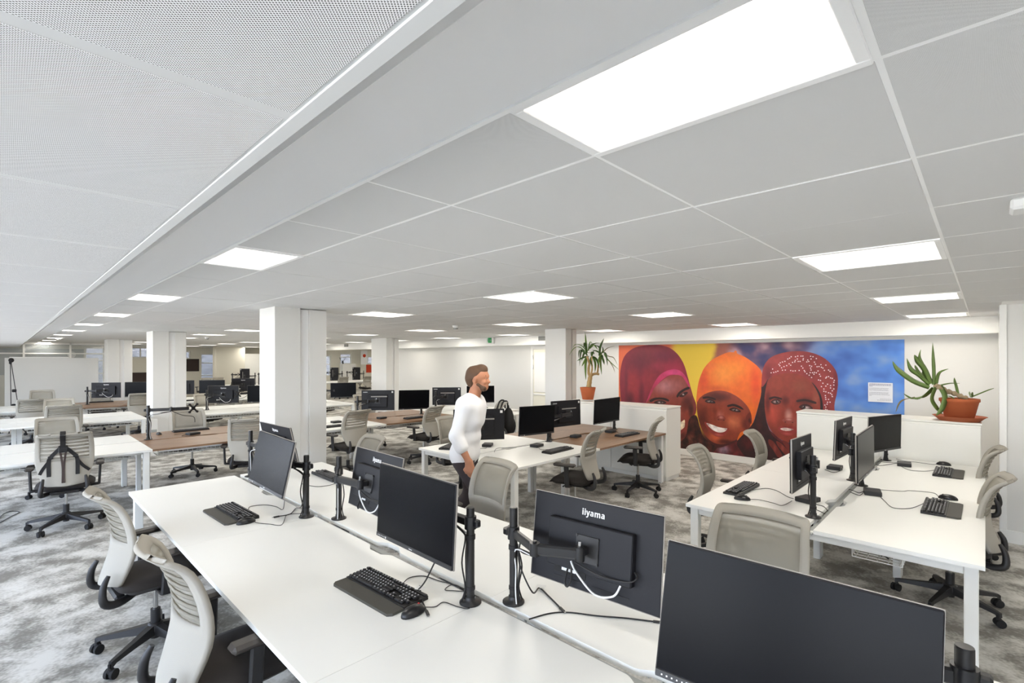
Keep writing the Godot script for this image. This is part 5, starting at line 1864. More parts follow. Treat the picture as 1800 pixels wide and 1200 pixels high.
func mouse(label: String, at: Vector3, turn: float, cable_to = null, group := "black mice on the desks"):
	var t := thing("mouse", label, "mouse", at, turn, group)
	if not kb_mesh.has("mouse"):
		var st := S()
		ellipsoid(st, Vector3(0, 0.004, 0), Vector3(0.033, 0.034, 0.06), Basis(), 8, 18, -0.1)
		kb_mesh.mouse = fin(st)
		st = S()
		cyl(st, Vector3(-0.003, 0.0305, -0.03), Vector3(0.003, 0.0305, -0.03), 0.006, 10)
		kb_mesh.wheel = fin(st)
	inst("shell", kb_mesh.mouse, M.black_satin, t)
	inst("wheel", kb_mesh.wheel, M.red_bit if "red" in label else M.black_matte, t)
	if cable_to != null:
		var st := S()
		var pts := [Vector3(0, 0.008, -0.056)]
		var inv := t.transform.affine_inverse()
		for q in cable_to:
			pts.append(inv * (q as Vector3))
		tube(st, curve(pts, 6), 0.002, 6)
		part("cable", st, M.cable_black, t)
	return t

func dock(label: String, at: Vector3, turn: float, loops: Array, group := "small black docks on the desks"):
	var t := thing("dock", label, "dock", at, turn, group)
	var st := S()
	box(st, Vector3(0, 0.018, 0), Vector3(0.15, 0.034, 0.115), 0.004)
	part("case", st, M.black_plastic, t)
	st = S()
	for x in [-0.055, 0.055]:
		for z in [-0.04, 0.04]:
			cyl(st, Vector3(x, 0.0, z), Vector3(x, 0.002, z), 0.006, 8)
	part("foot", st, M.black_matte, t)
	for l in loops:
		st = S()
		var pts := []
		var inv := t.transform.affine_inverse()
		pts.append(Vector3(rng.randf_range(-0.04, 0.04), 0.018, -0.057))
		for q in l:
			pts.append(inv * (q as Vector3))
		tube(st, curve(pts, 6), 0.0026, 6)
		part("cable", st, M.cable_black, t)
	return t

func dk(px: float, py: float, up := 0.003) -> Vector3:
	# a place on a desk from the spot where it shows
	return at_y(px, py, DESK + up)

func build_desk_items():
	# three-desk run
	keyboard("black keyboard with a grey palm rest on the middle desk", P(1.265, DESK, 2.06), -PI / 2 + 0.06, true, [dk(720, 1015), dk(745, 1012), dk(770, 1020), dk(800, 1028), dk(828, 1040)])
	mouse("black mouse with a red wheel at the end of the palm-rest keyboard", P(1.225, DESK, 1.775), -PI / 2 + 0.05, [dk(765, 1066), dk(780, 1058), dk(805, 1066), dk(824, 1069), dk(828, 1058), dk(815, 1036), dk(796, 1027), dk(782, 1036), dk(800, 1038), dk(832, 1040)])
	keyboard("black keyboard with a grey palm rest at the column end of the run", P(1.145, DESK, 3.83), -PI / 2 + 0.04, true, [dk(440, 890), dk(465, 887), dk(485, 890), dk(497, 895), dk(500, 880)])
	mouse("black mouse beside the keyboard at the column end of the run", P(1.125, DESK, 3.56), -PI / 2, [dk(450, 918), dk(475, 921), dk(495, 922), dk(503, 906), dk(512, 903), dk(530, 902), dk(540, 900)])
	keyboard("black keyboard behind the two poles, at the far side of the run", P(2.10, DESK, 4.40), PI / 2 - 0.03, false, [dk(590, 848), dk(560, 855), dk(530, 850)])
	# loose cables that came with the arms
	var lead = func(label: String, pts: Array, r: float, tagged: bool):
		var t := thing("loose_cable", label, "cable", pts[0])
		var loc := []
		for p in pts:
			loc.append((p as Vector3) - (pts[0] as Vector3))
		var st := S()
		tube(st, curve(loc, 8), r, 7)
		part("lead", st, M.cable_black, t)
		st = S()
		var e: Vector3 = loc[loc.size() - 1]
		var d: Vector3 = (e - (loc[loc.size() - 2] as Vector3)).normalized()
		bar(st, e - d * 0.005, e + d * 0.035, 0.013, 0.008, 0.002)
		part("plug", st, M.black_plastic, t)
		st = S()
		bar(st, e + d * 0.035, e + d * 0.044, 0.008, 0.003)
		part("plug_tip", st, M.chrome, t)
		if tagged:
			st = S()
			var m: Vector3 = loc[int(loc.size() * 0.55)]
			box(st, m + Vector3(0.012, 0.003, 0), Vector3(0.035, 0.0008, 0.045), 0.0, Basis(Vector3.UP, 0.5))
			part("paper_tag", st, M.label_white, t)
	lead.call("black video lead with a paper tag hanging from the dark screen to the keyboard", [P(1.43, 1.05, 1.74), P(1.38, 0.93, 1.80), P(1.36, 0.80, 1.87), P(1.34, 0.755, 1.90), dk(738, 1030, 0.006), dk(741, 1052, 0.006), dk(750, 1074, 0.006)], 0.0036, true)
	lead.call("black video lead with a paper tag under the large rear-view monitor", [P(1.61, 1.02, 1.50), P(1.60, 0.92, 1.50), P(1.62, 0.80, 1.44), dk(948, 1033, 0.01), dk(965, 1048, 0.005), dk(985, 1068, 0.005)], 0.0036, true)
	lead.call("black lead with a white tag near the column end of the run", [P(1.46, 0.95, 3.43), P(1.45, 0.80, 3.45), dk(520, 893, 0.01), dk(510, 903, 0.006), dk(490, 907, 0.006)], 0.003, true)
	lead.call("long black lead running along the gap under the large rear-view monitor", [dk(930, 1088), dk(965, 1078), dk(1000, 1076), dk(1050, 1082), dk(1100, 1086), dk(1150, 1092)], 0.003, false)
	# desks before the mural
	keyboard("small black keyboard at the chair side of the white desk before the mural", P(4.30, DESK, 1.47), PI, false, [dk(1345, 858), dk(1365, 862), dk(1385, 873), dk(1395, 876)])
	mouse("black mouse at the corner of the white desk before the mural", P(4.0, DESK, 1.365), PI + 0.4, [dk(1335, 878), dk(1360, 884), dk(1375, 888), dk(1392, 880)])
	keyboard("black keyboard with a palm rest at the pier side of the white desk", P(4.76, DESK, 0.265), 0.0, true, [dk(1600, 893), dk(1570, 892), dk(1555, 880), dk(1545, 870)])
	mouse("black mouse behind the keyboard at the pier side of the white desk", P(5.13, DESK, 0.21), 0.0, [dk(1640, 866), dk(1600, 862), dk(1585, 863), dk(1540, 860)])
	keyboard("black keyboard on the white desk beside the aloe cabinet", P(6.27, DESK, 0.29), 0.0, true, [dk(1625, 828), dk(1600, 826), dk(1585, 820), dk(1578, 816)])
	mouse("black mouse on the white desk below the aloe pot", P(6.74, DESK, 0.31), 0.1, [dk(1640, 816), dk(1610, 812), dk(1590, 810), dk(1575, 806)])
	mouse("black mouse by the edge-on monitor nearest the mural chairs", P(6.02, DESK, 1.50), PI)
	dock("black dock under the edge-on monitor at the near end of the white desk", P(4.30, DESK, 0.985), PI - 0.3, [[dk(1435, 886), dk(1448, 890), dk(1455, 898)], [dk(1430, 892), dk(1445, 900), dk(1450, 903)]])
	dock("black dock on the white desk facing the pier keyboard", P(4.90, DESK, 0.66), 0.2, [[dk(1510, 866), dk(1500, 862), dk(1492, 860)], [dk(1512, 870), dk(1503, 868), dk(1494, 864)]])
	dock("black dock behind the edge-on middle monitor", P(5.75, DESK, 1.08), PI, [[dk(1480, 826), dk(1465, 830), dk(1450, 825)]])
	dock("black dock beside the aloe cabinet screen", P(6.42, DESK, 0.60), 0.1, [[dk(1555, 812), dk(1545, 810), dk(1538, 814)], [dk(1556, 817), dk(1546, 818), dk(1540, 816)]])
	# white-and-walnut desks
	keyboard("black keyboard on the white desk under the greenish-black screen", P(4.58, DESK, 3.66), 0.05, false, [P(4.5, DESK + 0.003, 3.85), P(4.6, DESK + 0.003, 3.98), P(4.7, DESK + 0.003, 4.05)])
	keyboard("black keyboard on the walnut desk below the yucca", P(6.22, DESK, 3.70), 0.0, false, [P(6.3, DESK + 0.003, 3.9), P(6.4, DESK + 0.003, 3.98), P(6.45, DESK + 0.003, 4.08)])
	dock("black dock under the greenish-black screen", P(4.62, DESK, 4.03), 0.15, [[P(4.35, DESK + 0.003, 4.2), P(4.2, DESK + 0.003, 4.3), P(4.0, DESK + 0.003, 4.15)]])
	dock("black dock on the walnut desk below the yucca", P(6.28, DESK, 4.02), 0.1, [[P(6.2, DESK + 0.003, 4.15), P(6.05, DESK + 0.003, 4.2)]])
	dock("black dock on the walnut desk beside the rear-view monitor", P(5.55, DESK, 4.12), 0.2, [[P(5.4, DESK + 0.003, 4.2), P(5.25, DESK + 0.003, 4.18)]])
	dock("black dock beside the walking person's hip", P(4.22, DESK, 4.50), 0.6, [[P(4.1, DESK + 0.003, 4.4), P(4.0, DESK + 0.003, 4.5)]])
	keyboard("flat black keyboard at the corner of the white desk behind the person", P(3.88, DESK, 4.80), 0.5, false)
	# row along the plain wall and walnut desk left of the column
	keyboard("black keyboard on the far side of the walnut desk left of the column", P(1.98, DESK, 8.72), PI, false, [P(1.9, DESK + 0.003, 8.5), P(1.7, DESK + 0.003, 8.4)])
	mouse("black mouse near the empty monitor arm on the walnut desk", P(1.56, DESK, 8.62), PI)
	dock("black dock with a tangle of leads on the walnut desk", P(1.90, DESK, 8.25), 0.3, [[P(1.75, DESK + 0.003, 8.2), P(1.85, DESK + 0.003, 8.05), P(2.0, DESK + 0.003, 8.1)]])
	keyboard("black keyboard at the walnut desk edge beside the column", P(2.42, DESK, 7.55), 0.1, false)
	dock("black dock on the walnut desk beside the column", P(2.4, DESK, 7.98), 0.0, [])
	keyboard("black keyboard on the white desk right of the column", P(3.68, DESK, 7.55), 0.0, false)
	dock("black dock on the white desk right of the column", P(3.95, DESK, 8.0), 0.0, [])
	dock("black dock on the walnut desk under the sticker-marked monitor", P(4.80, DESK, 7.95), 0.1, [])
	keyboard("black keyboard on the walnut desk at the plain wall", P(5.28, DESK, 7.56), 0.0, false)
	keyboard("black keyboard on the far walnut desk under the rear-view monitor", P(1.7, DESK, 16.0), PI, false)
	keyboard("black keyboard on the far white desk right of the second column", P(3.35, DESK, 14.85), 0.0, false)

# ---------------------------------------------------------------- plants
func leaf(st: SurfaceTool, pts: Array, width: float, side: Vector3, fold := 0.25, tip := 0.08):
	# a blade swept along pts, folded along its midrib, with a little thickness
	st.set_smooth_group(0)
	var c := curve(pts, 5)
	var n := c.size()
	var prev := []
	for i in n:
		var t := float(i) / (n - 1)
		var w := width * 0.5 * clampf(sin(PI * pow(lerpf(0.22, 1.0, t), 1.15)) + tip * (1.0 - t), 0.02, 1.0)
		var d: Vector3 = (c[mini(i + 1, n - 1)] - c[maxi(i - 1, 0)]).normalized()
		var x := (side - d * side.dot(d)).normalized()
		var nn := d.cross(x)
		var row := [c[i] - x * w + nn * w * fold, c[i] + nn * 0.0015, c[i] + x * w + nn * w * fold, c[i] - nn * 0.0025]
		if i > 0:
			quad_n(st, prev[0], row[0], row[1], prev[1], nn)
			quad_n(st, prev[1], row[1], row[2], prev[2], nn)
			quad_n(st, prev[0], row[0], row[3], prev[3], -nn)
			quad_n(st, prev[3], row[3], row[2], prev[2], -nn)
		prev = row

func build_plants():
	var right := Vector3(sin(TH), 0, cos(TH)).normalized()
	# yucca
	var d0 := 8.62
	var base := at_y(1034, 703, 1.10)
	base = P(7.06, 1.10, 4.98)
	d0 = base.x * cos(TH) - base.z * sin(TH)
	var t := thing("potted_yucca", "tall yucca with drooping dark green leaves in a terracotta pot", "plant", base)
	var st := S()
	lathe(st, [Vector2(0, 0.008), Vector2(0.11, 0.008), Vector2(0.12, 0.016), Vector2(0.115, 0.02), Vector2(0, 0.018)], 24)
	part("saucer", st, M.label_white, t)
	st = S()
	lathe(st, [Vector2(0, 0.02), Vector2(0.095, 0.02), Vector2(0.136, 0.228), Vector2(0.130, 0.232), Vector2(0.122, 0.20), Vector2(0.12, 0.19)], 28)
	part("pot", st, M.terracotta, t)
	st = S()
	lathe(st, [Vector2(0.122, 0.195), Vector2(0, 0.205)], 20)
	part("soil", st, M.soil, t)
	var at = func(zx: float, zy: float, dd := 0.0) -> Vector3:
		return at_depth(990.0 + zx / 8.575, 570.0 + zy / 8.575, d0 + dd) - base
	var ox: Vector3 = at.call(385, 935)
	var shift := Vector3(-ox.x * 0.0, 0, 0)
	var stems := [
		[[385, 945, 0], [395, 870, 0], [408, 790, 0], [412, 768, 0], 0.045],
		[[404, 790, 0], [384, 730, 0.02], [384, 640, 0.02], [396, 592, 0.0], [380, 545, -0.02], [360, 480, -0.03], 0.024],
		[[412, 780, 0], [424, 735, -0.04], [436, 660, -0.06], [428, 560, -0.07], [432, 480, -0.06], 0.018],
		[[412, 785, 0], [450, 752, 0.03], [500, 742, 0.05], [540, 752, 0.06], 0.026],
		[[512, 745, 0.05], [522, 690, 0.05], [528, 600, 0.03], [552, 480, 0.02], 0.018],
	]
	for s in stems:
		st = S()
		var pts := []
		for k in s.size() - 1:
			pts.append(at.call(s[k][0], s[k][1], s[k][2]))
		var cv := curve(pts, 4)
		var rad := []
		for k in cv.size():
			rad.append(s[s.size() - 1] * lerpf(1.0, 0.72, float(k) / cv.size()) * (1.0 + 0.08 * sin(k * 2.1)))
		tube(st, cv, rad, 8)
		part("stem", st, M.yucca_stem, t)
	var r := RandomNumberGenerator.new()
	r.seed = 11
	var leaves := [
		[22, 360, 430, 346, 290, 330, 120], [24, 352, 440, 326, 275, 308, 360], [9, 352, 405, 280, 322, 190, 300, 140, 352], [9, 342, 410, 240, 340, 160, 362, 85, 470],
		[24, 352, 450, 292, 382, 262, 430, 246, 630], [16, 342, 446, 256, 384, 236, 430, 230, 512], [22, 384, 480, 300, 502, 208, 550], [18, 352, 484, 312, 570, 280, 632],
		[28, 352, 474, 334, 620, 342, 840], [11, 372, 402, 392, 310, 412, 262, 446, 300], [11, 382, 392, 420, 312, 500, 282, 572, 278], [18, 402, 364, 462, 312, 522, 384],
		[30, 430, 476, 438, 414, 472, 446], [28, 442, 484, 502, 532, 546, 664], [26, 442, 484, 482, 582, 478, 724], [24, 542, 474, 562, 332, 616, 208],
		[16, 562, 454, 542, 342, 482, 312, 440, 290], [26, 562, 444, 584, 484, 622, 612], [20, 562, 464, 532, 542, 542, 622], [26, 572, 444, 560, 562, 580, 758],
		[22, 592, 424, 642, 452, 670, 622], [8, 602, 424, 662, 362, 772, 324], [13, 612, 444, 682, 542, 842, 684], [8, 662, 470, 700, 484, 762, 504, 824, 622],
		[6, 690, 545, 752, 642, 780, 728], [16, 422, 484, 402, 562, 388, 594], [16, 442, 384, 512, 404, 612, 482], [16, 362, 424, 424, 424, 486, 384],
		[22, 362, 470, 330, 420, 300, 470, 276, 560], [18, 552, 470, 600, 520, 624, 590], [20, 440, 480, 410, 540, 440, 640], [18, 560, 450, 600, 400, 590, 330],
	]
	for l in leaves:
		var pts := []
		var dd := r.randf_range(-0.16, 0.16)
		var n := int((l.size() - 1) / 2.0)
		for k in n:
			pts.append(at.call(l[1 + k * 2], l[2 + k * 2], dd * float(k) / (n - 1)))
		st = S()
		leaf(st, pts, l[0] * 0.00135 + 0.004, (right + Vector3(0, 0, r.randf_range(-0.5, 0.5)) + Vector3(0, r.randf_range(-0.3, 0.3), 0)).normalized(), 0.3)
		part("leaf", st, M.leaf_dry if l[0] < 9 else (M.leaf_yucca_light if r.randf() < 0.3 else M.leaf_yucca), t)
	# aloe
	var b2 := P(7.05, 1.17, 0.20)
	var d2 := b2.x * cos(TH) - b2.z * sin(TH)
	var a := thing("potted_aloe", "sprawling aloe leaning out of a terracotta pot on a saucer", "plant", b2)
	st = S()
	lathe(st, [Vector2(0, 0.0), Vector2(0.16, 0.0), Vector2(0.215, 0.05), Vector2(0.222, 0.052), Vector2(0.21, 0.046), Vector2(0.155, 0.012), Vector2(0, 0.01)], 32)
	part("saucer", st, M.saucer, a)
	st = S()
	lathe(st, [Vector2(0, 0.012), Vector2(0.115, 0.012), Vector2(0.155, 0.20), Vector2(0.165, 0.205), Vector2(0.165, 0.236), Vector2(0.155, 0.238), Vector2(0.145, 0.20)], 32)
	part("pot", st, M.terracotta, a)
	st = S()
	lathe(st, [Vector2(0.148, 0.20), Vector2(0, 0.215)], 20)
	part("soil", st, M.soil, a)
	var at2 = func(zx: float, zy: float, dd := 0.0) -> Vector3:
		return at_depth(1560.0 + zx / 5.0, 520.0 + zy / 5.0, d2 + dd) - b2
	st = S()
	var sp := []
	for q in [[690, 900, 0.0], [640, 880, 0.0], [580, 855, 0.03], [520, 835, 0.03], [460, 805, 0.0], [420, 785, 0.0]]:
		sp.append(at2.call(q[0], q[1], q[2]))
	var cv2 := curve(sp, 4)
	var rad2 := []
	for k in cv2.size():
		rad2.append(0.024 + 0.007 * sin(k * 1.9))
	tube(st, cv2, rad2, 8)
	part("stem", st, M.deadwood, a)
	var al := [
		[46, 372, 795, 232, 742, 100, 645, 45, 572], [36, 376, 775, 284, 694, 212, 642, 170, 546], [42, 388, 765, 332, 644, 272, 572, 236, 516], [28, 394, 760, 322, 614, 288, 544, 292, 472],
		[28, 412, 780, 414, 654, 398, 410], [28, 434, 775, 458, 684, 534, 640], [16, 318, 720, 262, 652, 240, 606], [15, 340, 735, 316, 684, 310, 652],
		[52, 392, 800, 302, 880, 208, 896], [13, 240, 890, 216, 904, 138, 856], [11, 232, 890, 112, 930, 72, 1022], [38, 412, 800, 380, 902, 424, 984, 484, 1042],
		[42, 452, 790, 496, 882, 470, 992, 424, 1052], [15, 470, 780, 542, 765, 634, 768], [32, 632, 880, 612, 784, 588, 718], [16, 742, 890, 720, 838], [13, 752, 885, 746, 843], [15, 742, 890, 862, 840, 936, 810],
		[30, 400, 770, 372, 690, 350, 640], [12, 590, 900, 556, 880, 520, 880],
	]
	for l in al:
		var pts := []
		var dd := r.randf_range(-0.14, 0.14)
		var n := int((l.size() - 1) / 2.0)
		for k in n:
			pts.append(at2.call(l[1 + k * 2], l[2 + k * 2], dd * float(k) / (n - 1)))
		st = S()
		leaf(st, pts, l[0] * 0.00122 + 0.004, (right + Vector3(0, r.randf_range(-0.4, 0.4), r.randf_range(-0.3, 0.3))).normalized(), 0.5, 0.5)
		part("leaf", st, M.leaf_dry if l[0] < 12 else M.leaf_aloe, a)

# ---------------------------------------------------------------- person
func field(p: Vector3, bones: Array, k: float) -> float:
	var f := 9.0
	for b in bones:
		var pa: Vector3 = p - b[0]
		var ba: Vector3 = b[4]
		var h := clampf(pa.dot(ba) * b[5], 0.0, 1.0)
		var d: float = (pa - ba * h).length() - lerpf(b[2], b[3], h)
		if d > f + k:
			continue
		var q := maxf(k - absf(f - d), 0.0) / k
		f = minf(f, d) - q * q * k * 0.25
	return f

func skin_mesh(bones_in: Array, cell: float, k: float) -> ArrayMesh:
	# surface nets over tapered capsules [a, b, ra, rb]
	var bones := []
	var lo := Vector3(9, 9, 9)
	var hi := -lo
	for b in bones_in:
		var ba: Vector3 = b[1] - b[0]
		bones.append([b[0], b[1], b[2], b[3], ba, 1.0 / maxf(ba.length_squared(), 1e-9)])
		var m := maxf(b[2], b[3]) + cell * 2.0
		lo = lo.min((b[0] as Vector3) - Vector3.ONE * m).min((b[1] as Vector3) - Vector3.ONE * m)
		hi = hi.max((b[0] as Vector3) + Vector3.ONE * m).max((b[1] as Vector3) + Vector3.ONE * m)
	var n := Vector3i(((hi - lo) / cell).ceil()) + Vector3i.ONE * 2
	var bs := 5
	var vals := PackedFloat32Array()
	vals.resize(n.x * n.y * n.z)
	vals.fill(1.0)
	for bz in range(0, n.z, bs):
		for by in range(0, n.y, bs):
			for bx in range(0, n.x, bs):
				var c := lo + (Vector3(bx, by, bz) + Vector3.ONE * (bs - 1) * 0.5) * cell
				var fc := field(c, bones, k)
				var far := absf(fc) > cell * bs * 1.15
				for z in range(bz, mini(bz + bs, n.z)):
					for y in range(by, mini(by + bs, n.y)):
						var at := (z * n.y + y) * n.x
						for x in range(bx, mini(bx + bs, n.x)):
							vals[at + x] = fc if far else field(lo + Vector3(x, y, z) * cell, bones, k)
	var ids := {}
	var verts := PackedVector3Array()
	var sx := 1
	var sy := n.x
	var sz := n.x * n.y
	for z in n.z - 1:
		for y in n.y - 1:
			var row := (z * n.y + y) * n.x
			for x in n.x - 1:
				var i := row + x
				var v := [vals[i], vals[i + sx], vals[i + sy], vals[i + sx + sy], vals[i + sz], vals[i + sx + sz], vals[i + sy + sz], vals[i + sx + sy + sz]]
				var neg := 0
				for q in 8:
					if v[q] < 0.0:
						neg += 1
				if neg == 0 or neg == 8:
					continue
				var sum := Vector3.ZERO
				var cnt := 0
				for e in [[0, 1], [2, 3], [4, 5], [6, 7], [0, 2], [1, 3], [4, 6], [5, 7], [0, 4], [1, 5], [2, 6], [3, 7]]:
					var a: float = v[e[0]]
					var b: float = v[e[1]]
					if (a < 0.0) != (b < 0.0):
						var t := a / (a - b)
						var pa := Vector3(e[0] & 1, (e[0] >> 1) & 1, (e[0] >> 2) & 1)
						var pb := Vector3(e[1] & 1, (e[1] >> 1) & 1, (e[1] >> 2) & 1)
						sum += pa.lerp(pb, t)
						cnt += 1
				ids[i] = verts.size()
				verts.append(lo + (Vector3(x, y, z) + sum / cnt) * cell)
	var st := S()
	st.set_smooth_group(0)
	for z in range(1, n.z - 1):
		for y in range(1, n.y - 1):
			for x in range(1, n.x - 1):
				var i := (z * n.y + y) * n.x + x
				var a := vals[i]
				for ax in 3:
					var step: int = [sx, sy, sz][ax]
					var b := vals[i + step]
					if (a < 0.0) == (b < 0.0):
						continue
					var s1: int = [sy, sz, sx][ax]
					var s2: int = [sz, sx, sy][ax]
					var q := [i, i - s1, i - s1 - s2, i - s2]
					if not (ids.has(q[0]) and ids.has(q[1]) and ids.has(q[2]) and ids.has(q[3])):
						continue
					var nrm: Vector3 = [Vector3.RIGHT, Vector3.UP, Vector3.BACK][ax]
					if a > 0.0:
						nrm = -nrm
					quad_n(st, verts[ids[q[0]]], verts[ids[q[1]]], verts[ids[q[2]]], verts[ids[q[3]]], nrm)
	return fin(st)

func V(x: float, y: float, z: float) -> Vector3:
	return Vector3(x, y, z)

func build_person():
	# walking along the aisle; X forward, Z the side turned to the window desks
	var t := thing("person", "person in a white shirt and dark trousers walking between the desks", "person", P(3.10, 0, 3.62), -atan2(0.86, 0.50))
	var hip := V(0, 0.93, 0)
	var neck := V(0.085, 1.475, 0)
	var hd := V(0.135, 1.635, 0)
	# arms: the nearer one bends forward, the other swings back
	var rs := V(0.055, 1.40, 0.185)
	var re := V(-0.01, 1.115, 0.235)
	var rw := V(0.12, 0.885, 0.245)
	var ls := V(0.055, 1.40, -0.185)
	var le := V(-0.09, 1.13, -0.245)
	var lw := V(-0.06, 0.885, -0.265)
	var hand = func(w: Vector3, dir: Vector3, out: Vector3) -> Array:
		var fwd := dir.cross(out).normalized()
		var palm := w + dir * 0.085
		var o := [[w, palm, 0.026, 0.03], [w + fwd * 0.014, palm + fwd * 0.024, 0.022, 0.02], [w - fwd * 0.014, palm - fwd * 0.024, 0.022, 0.02]]
		var k := 0
		for f in [[0.030, 0.062], [0.010, 0.072], [-0.010, 0.067], [-0.029, 0.052]]:
			var b: Vector3 = palm + fwd * f[0]
			var m: Vector3 = b + (dir * 0.9 - out * 0.25).normalized() * f[1] * 0.55
			var e: Vector3 = m + (dir * 0.7 - out * 0.65).normalized() * f[1] * 0.5
			o.append([b - dir * 0.02, m, 0.0095, 0.0085])
			o.append([m, e, 0.0085, 0.0075])
			k += 1
		var th := w + dir * 0.03 + fwd * 0.028
		o.append([th, th + (dir + fwd * 0.9).normalized() * 0.04, 0.012, 0.0105])
		o.append([th + (dir + fwd * 0.9).normalized() * 0.04, th + (dir + fwd * 0.9).normalized() * 0.04 + (dir - out * 0.3).normalized() * 0.035, 0.0105, 0.009])
		return o
	var head := [
		[hd + V(-0.02, 0.03, 0), hd + V(0.01, 0.035, 0), 0.088, 0.085],
		[hd + V(0.02, 0.0, 0), hd + V(0.045, -0.06, 0), 0.07, 0.052],
		[hd + V(0.055, -0.075, 0), hd + V(0.06, -0.085, 0), 0.032, 0.028],
		[hd + V(0.088, 0.0, 0), hd + V(0.106, -0.03, 0), 0.009, 0.013],
		[hd + V(0.075, 0.025, 0.03), hd + V(0.08, 0.025, -0.03), 0.016, 0.016],
		[hd + V(0.068, -0.03, 0.038), hd + V(0.068, -0.03, -0.038), 0.022, 0.022],
		[hd + V(-0.005, 0.01, 0.082), hd + V(-0.012, -0.03, 0.078), 0.014, 0.010],
		[hd + V(-0.005, 0.01, -0.082), hd + V(-0.012, -0.03, -0.078), 0.014, 0.010],
		[neck + V(-0.01, -0.05, 0), hd + V(-0.015, -0.06, 0), 0.062, 0.056],
		[neck + V(-0.01, -0.05, 0), neck + V(-0.02, -0.16, 0), 0.06, 0.07],
	]
	var arm_r := [[re.lerp(rw, 0.15), rw, 0.043, 0.028]]
	arm_r.append_array(hand.call(rw, (V(0.22, -0.95, 0.0)).normalized(), V(0, 0, 1)))
	var arm_l := [[le.lerp(lw, 0.15), lw, 0.043, 0.028]]
	arm_l.append_array(hand.call(lw, (V(0.1, -1, 0.0)).normalized(), V(0, 0, -1)))
	# the body runs on under the clothes so that head, arms and trunk are one figure
	var body := head.duplicate()
	body.append_array([[neck + V(-0.02, -0.16, 0), hip + V(0, 0.05, 0), 0.09, 0.10], [V(0.05, 1.38, 0), rs, 0.06, 0.05], [V(0.05, 1.38, 0), ls, 0.06, 0.05], [rs, re, 0.046, 0.038], [ls, le, 0.046, 0.038]])
	body.append_array(arm_r)
	body.append_array(arm_l)
	inst("body", skin_mesh(body, 0.0075, 0.018), M.skin, t)
	# shirt
	var shirt := [
		[V(0.07, 1.36, 0.09), V(0.07, 1.36, -0.09), 0.115, 0.115], [V(0.05, 1.25, 0.07), V(0.05, 1.25, -0.07), 0.125, 0.125], [V(0.02, 1.08, 0.05), V(0.02, 1.08, -0.05), 0.12, 0.12],
		[V(0.0, 0.95, 0.065), V(0.0, 0.95, -0.065), 0.118, 0.118], [V(-0.005, 0.90, 0.07), V(-0.005, 0.90, -0.07), 0.118, 0.118],
		[V(0.06, 1.44, 0.06), V(0.06, 1.44, -0.06), 0.058, 0.058],
		[V(0.06, 1.40, 0.12), rs, 0.075, 0.072], [rs, re, 0.07, 0.056], [re, re.lerp(rw, 0.42), 0.056, 0.05],
		[V(0.06, 1.40, -0.12), ls, 0.075, 0.072], [ls, le, 0.07, 0.056], [le, le.lerp(lw, 0.42), 0.056, 0.05],
		[re.lerp(rw, 0.36), re.lerp(rw, 0.44), 0.054, 0.054], [le.lerp(lw, 0.36), le.lerp(lw, 0.44), 0.054, 0.054],
		[neck + V(0.02, -0.03, 0.05), neck + V(0.05, -0.055, 0.02), 0.014, 0.012], [neck + V(0.02, -0.03, -0.05), neck + V(0.05, -0.055, -0.02), 0.014, 0.012], [neck + V(-0.06, -0.015, 0.03), neck + V(-0.06, -0.015, -0.03), 0.016, 0.016],
	]
	inst("shirt", skin_mesh(shirt, 0.012, 0.05), M.shirt, t)
	# trousers: mid-stride
	var rk := V(0.20, 0.52, 0.095)
	var ra := V(0.20, 0.11, 0.095)
	var lk := V(0.02, 0.50, -0.095)
	var la := V(-0.30, 0.17, -0.095)
	var legs := [
		[V(0, 0.91, 0.06), V(0, 0.91, -0.06), 0.115, 0.115], [V(0.0, 0.85, 0.085), rk, 0.095, 0.066], [rk, ra, 0.066, 0.05], [V(0.0, 0.85, -0.085), lk, 0.095, 0.066], [lk, la, 0.066, 0.05],
		[ra, ra + V(0, -0.03, 0), 0.055, 0.056], [la, la + V(-0.015, -0.03, 0), 0.055, 0.056],
	]
	inst("trousers", skin_mesh(legs, 0.012, 0.04), M.trousers, t)
	for s in [[V(0.17, 0.052, 0.095), V(0.36, 0.045, 0.105), 0.0], [V(-0.345, 0.11, -0.095), V(-0.20, 0.045, -0.1), 1.0]]:
		inst("shoe", skin_mesh([[s[0], s[1], 0.05, 0.04], [s[0] + V(-0.03, -0.005, 0), s[0], 0.045, 0.05], [s[0], s[0] + V(0.02, 0.06, 0), 0.045, 0.045]], 0.009, 0.03), M.shoe, t)
	# hair: short, with a beard shadow along the jaw
	var hair := [
		[hd + V(-0.045, 0.045, 0), hd + V(0.02, 0.075, 0), 0.083, 0.066], [hd + V(-0.075, 0.0, 0.03), hd + V(-0.075, 0.0, -0.03), 0.05, 0.05], [hd + V(-0.07, -0.045, 0.02), hd + V(-0.07, -0.045, -0.02), 0.038, 0.038],
		[hd + V(0.045, 0.095, 0.03), hd + V(0.045, 0.095, -0.03), 0.03, 0.03], [hd + V(-0.02, 0.03, 0.062), hd + V(0.01, 0.055, 0.06), 0.03, 0.026], [hd + V(-0.02, 0.03, -0.062), hd + V(0.01, 0.055, -0.06), 0.03, 0.026],
	]
	inst("hair", skin_mesh(hair, 0.007, 0.03), M.hair, t)
	var beard := [[hd + V(0.052, -0.085, 0.02), hd + V(0.052, -0.085, -0.02), 0.034, 0.034], [hd + V(0.01, -0.05, 0.064), hd + V(0.05, -0.08, 0.035), 0.014, 0.016], [hd + V(0.01, -0.05, -0.064), hd + V(0.05, -0.08, -0.035), 0.014, 0.016]]
	inst("beard", skin_mesh(beard, 0.006, 0.02), M.hair, t)
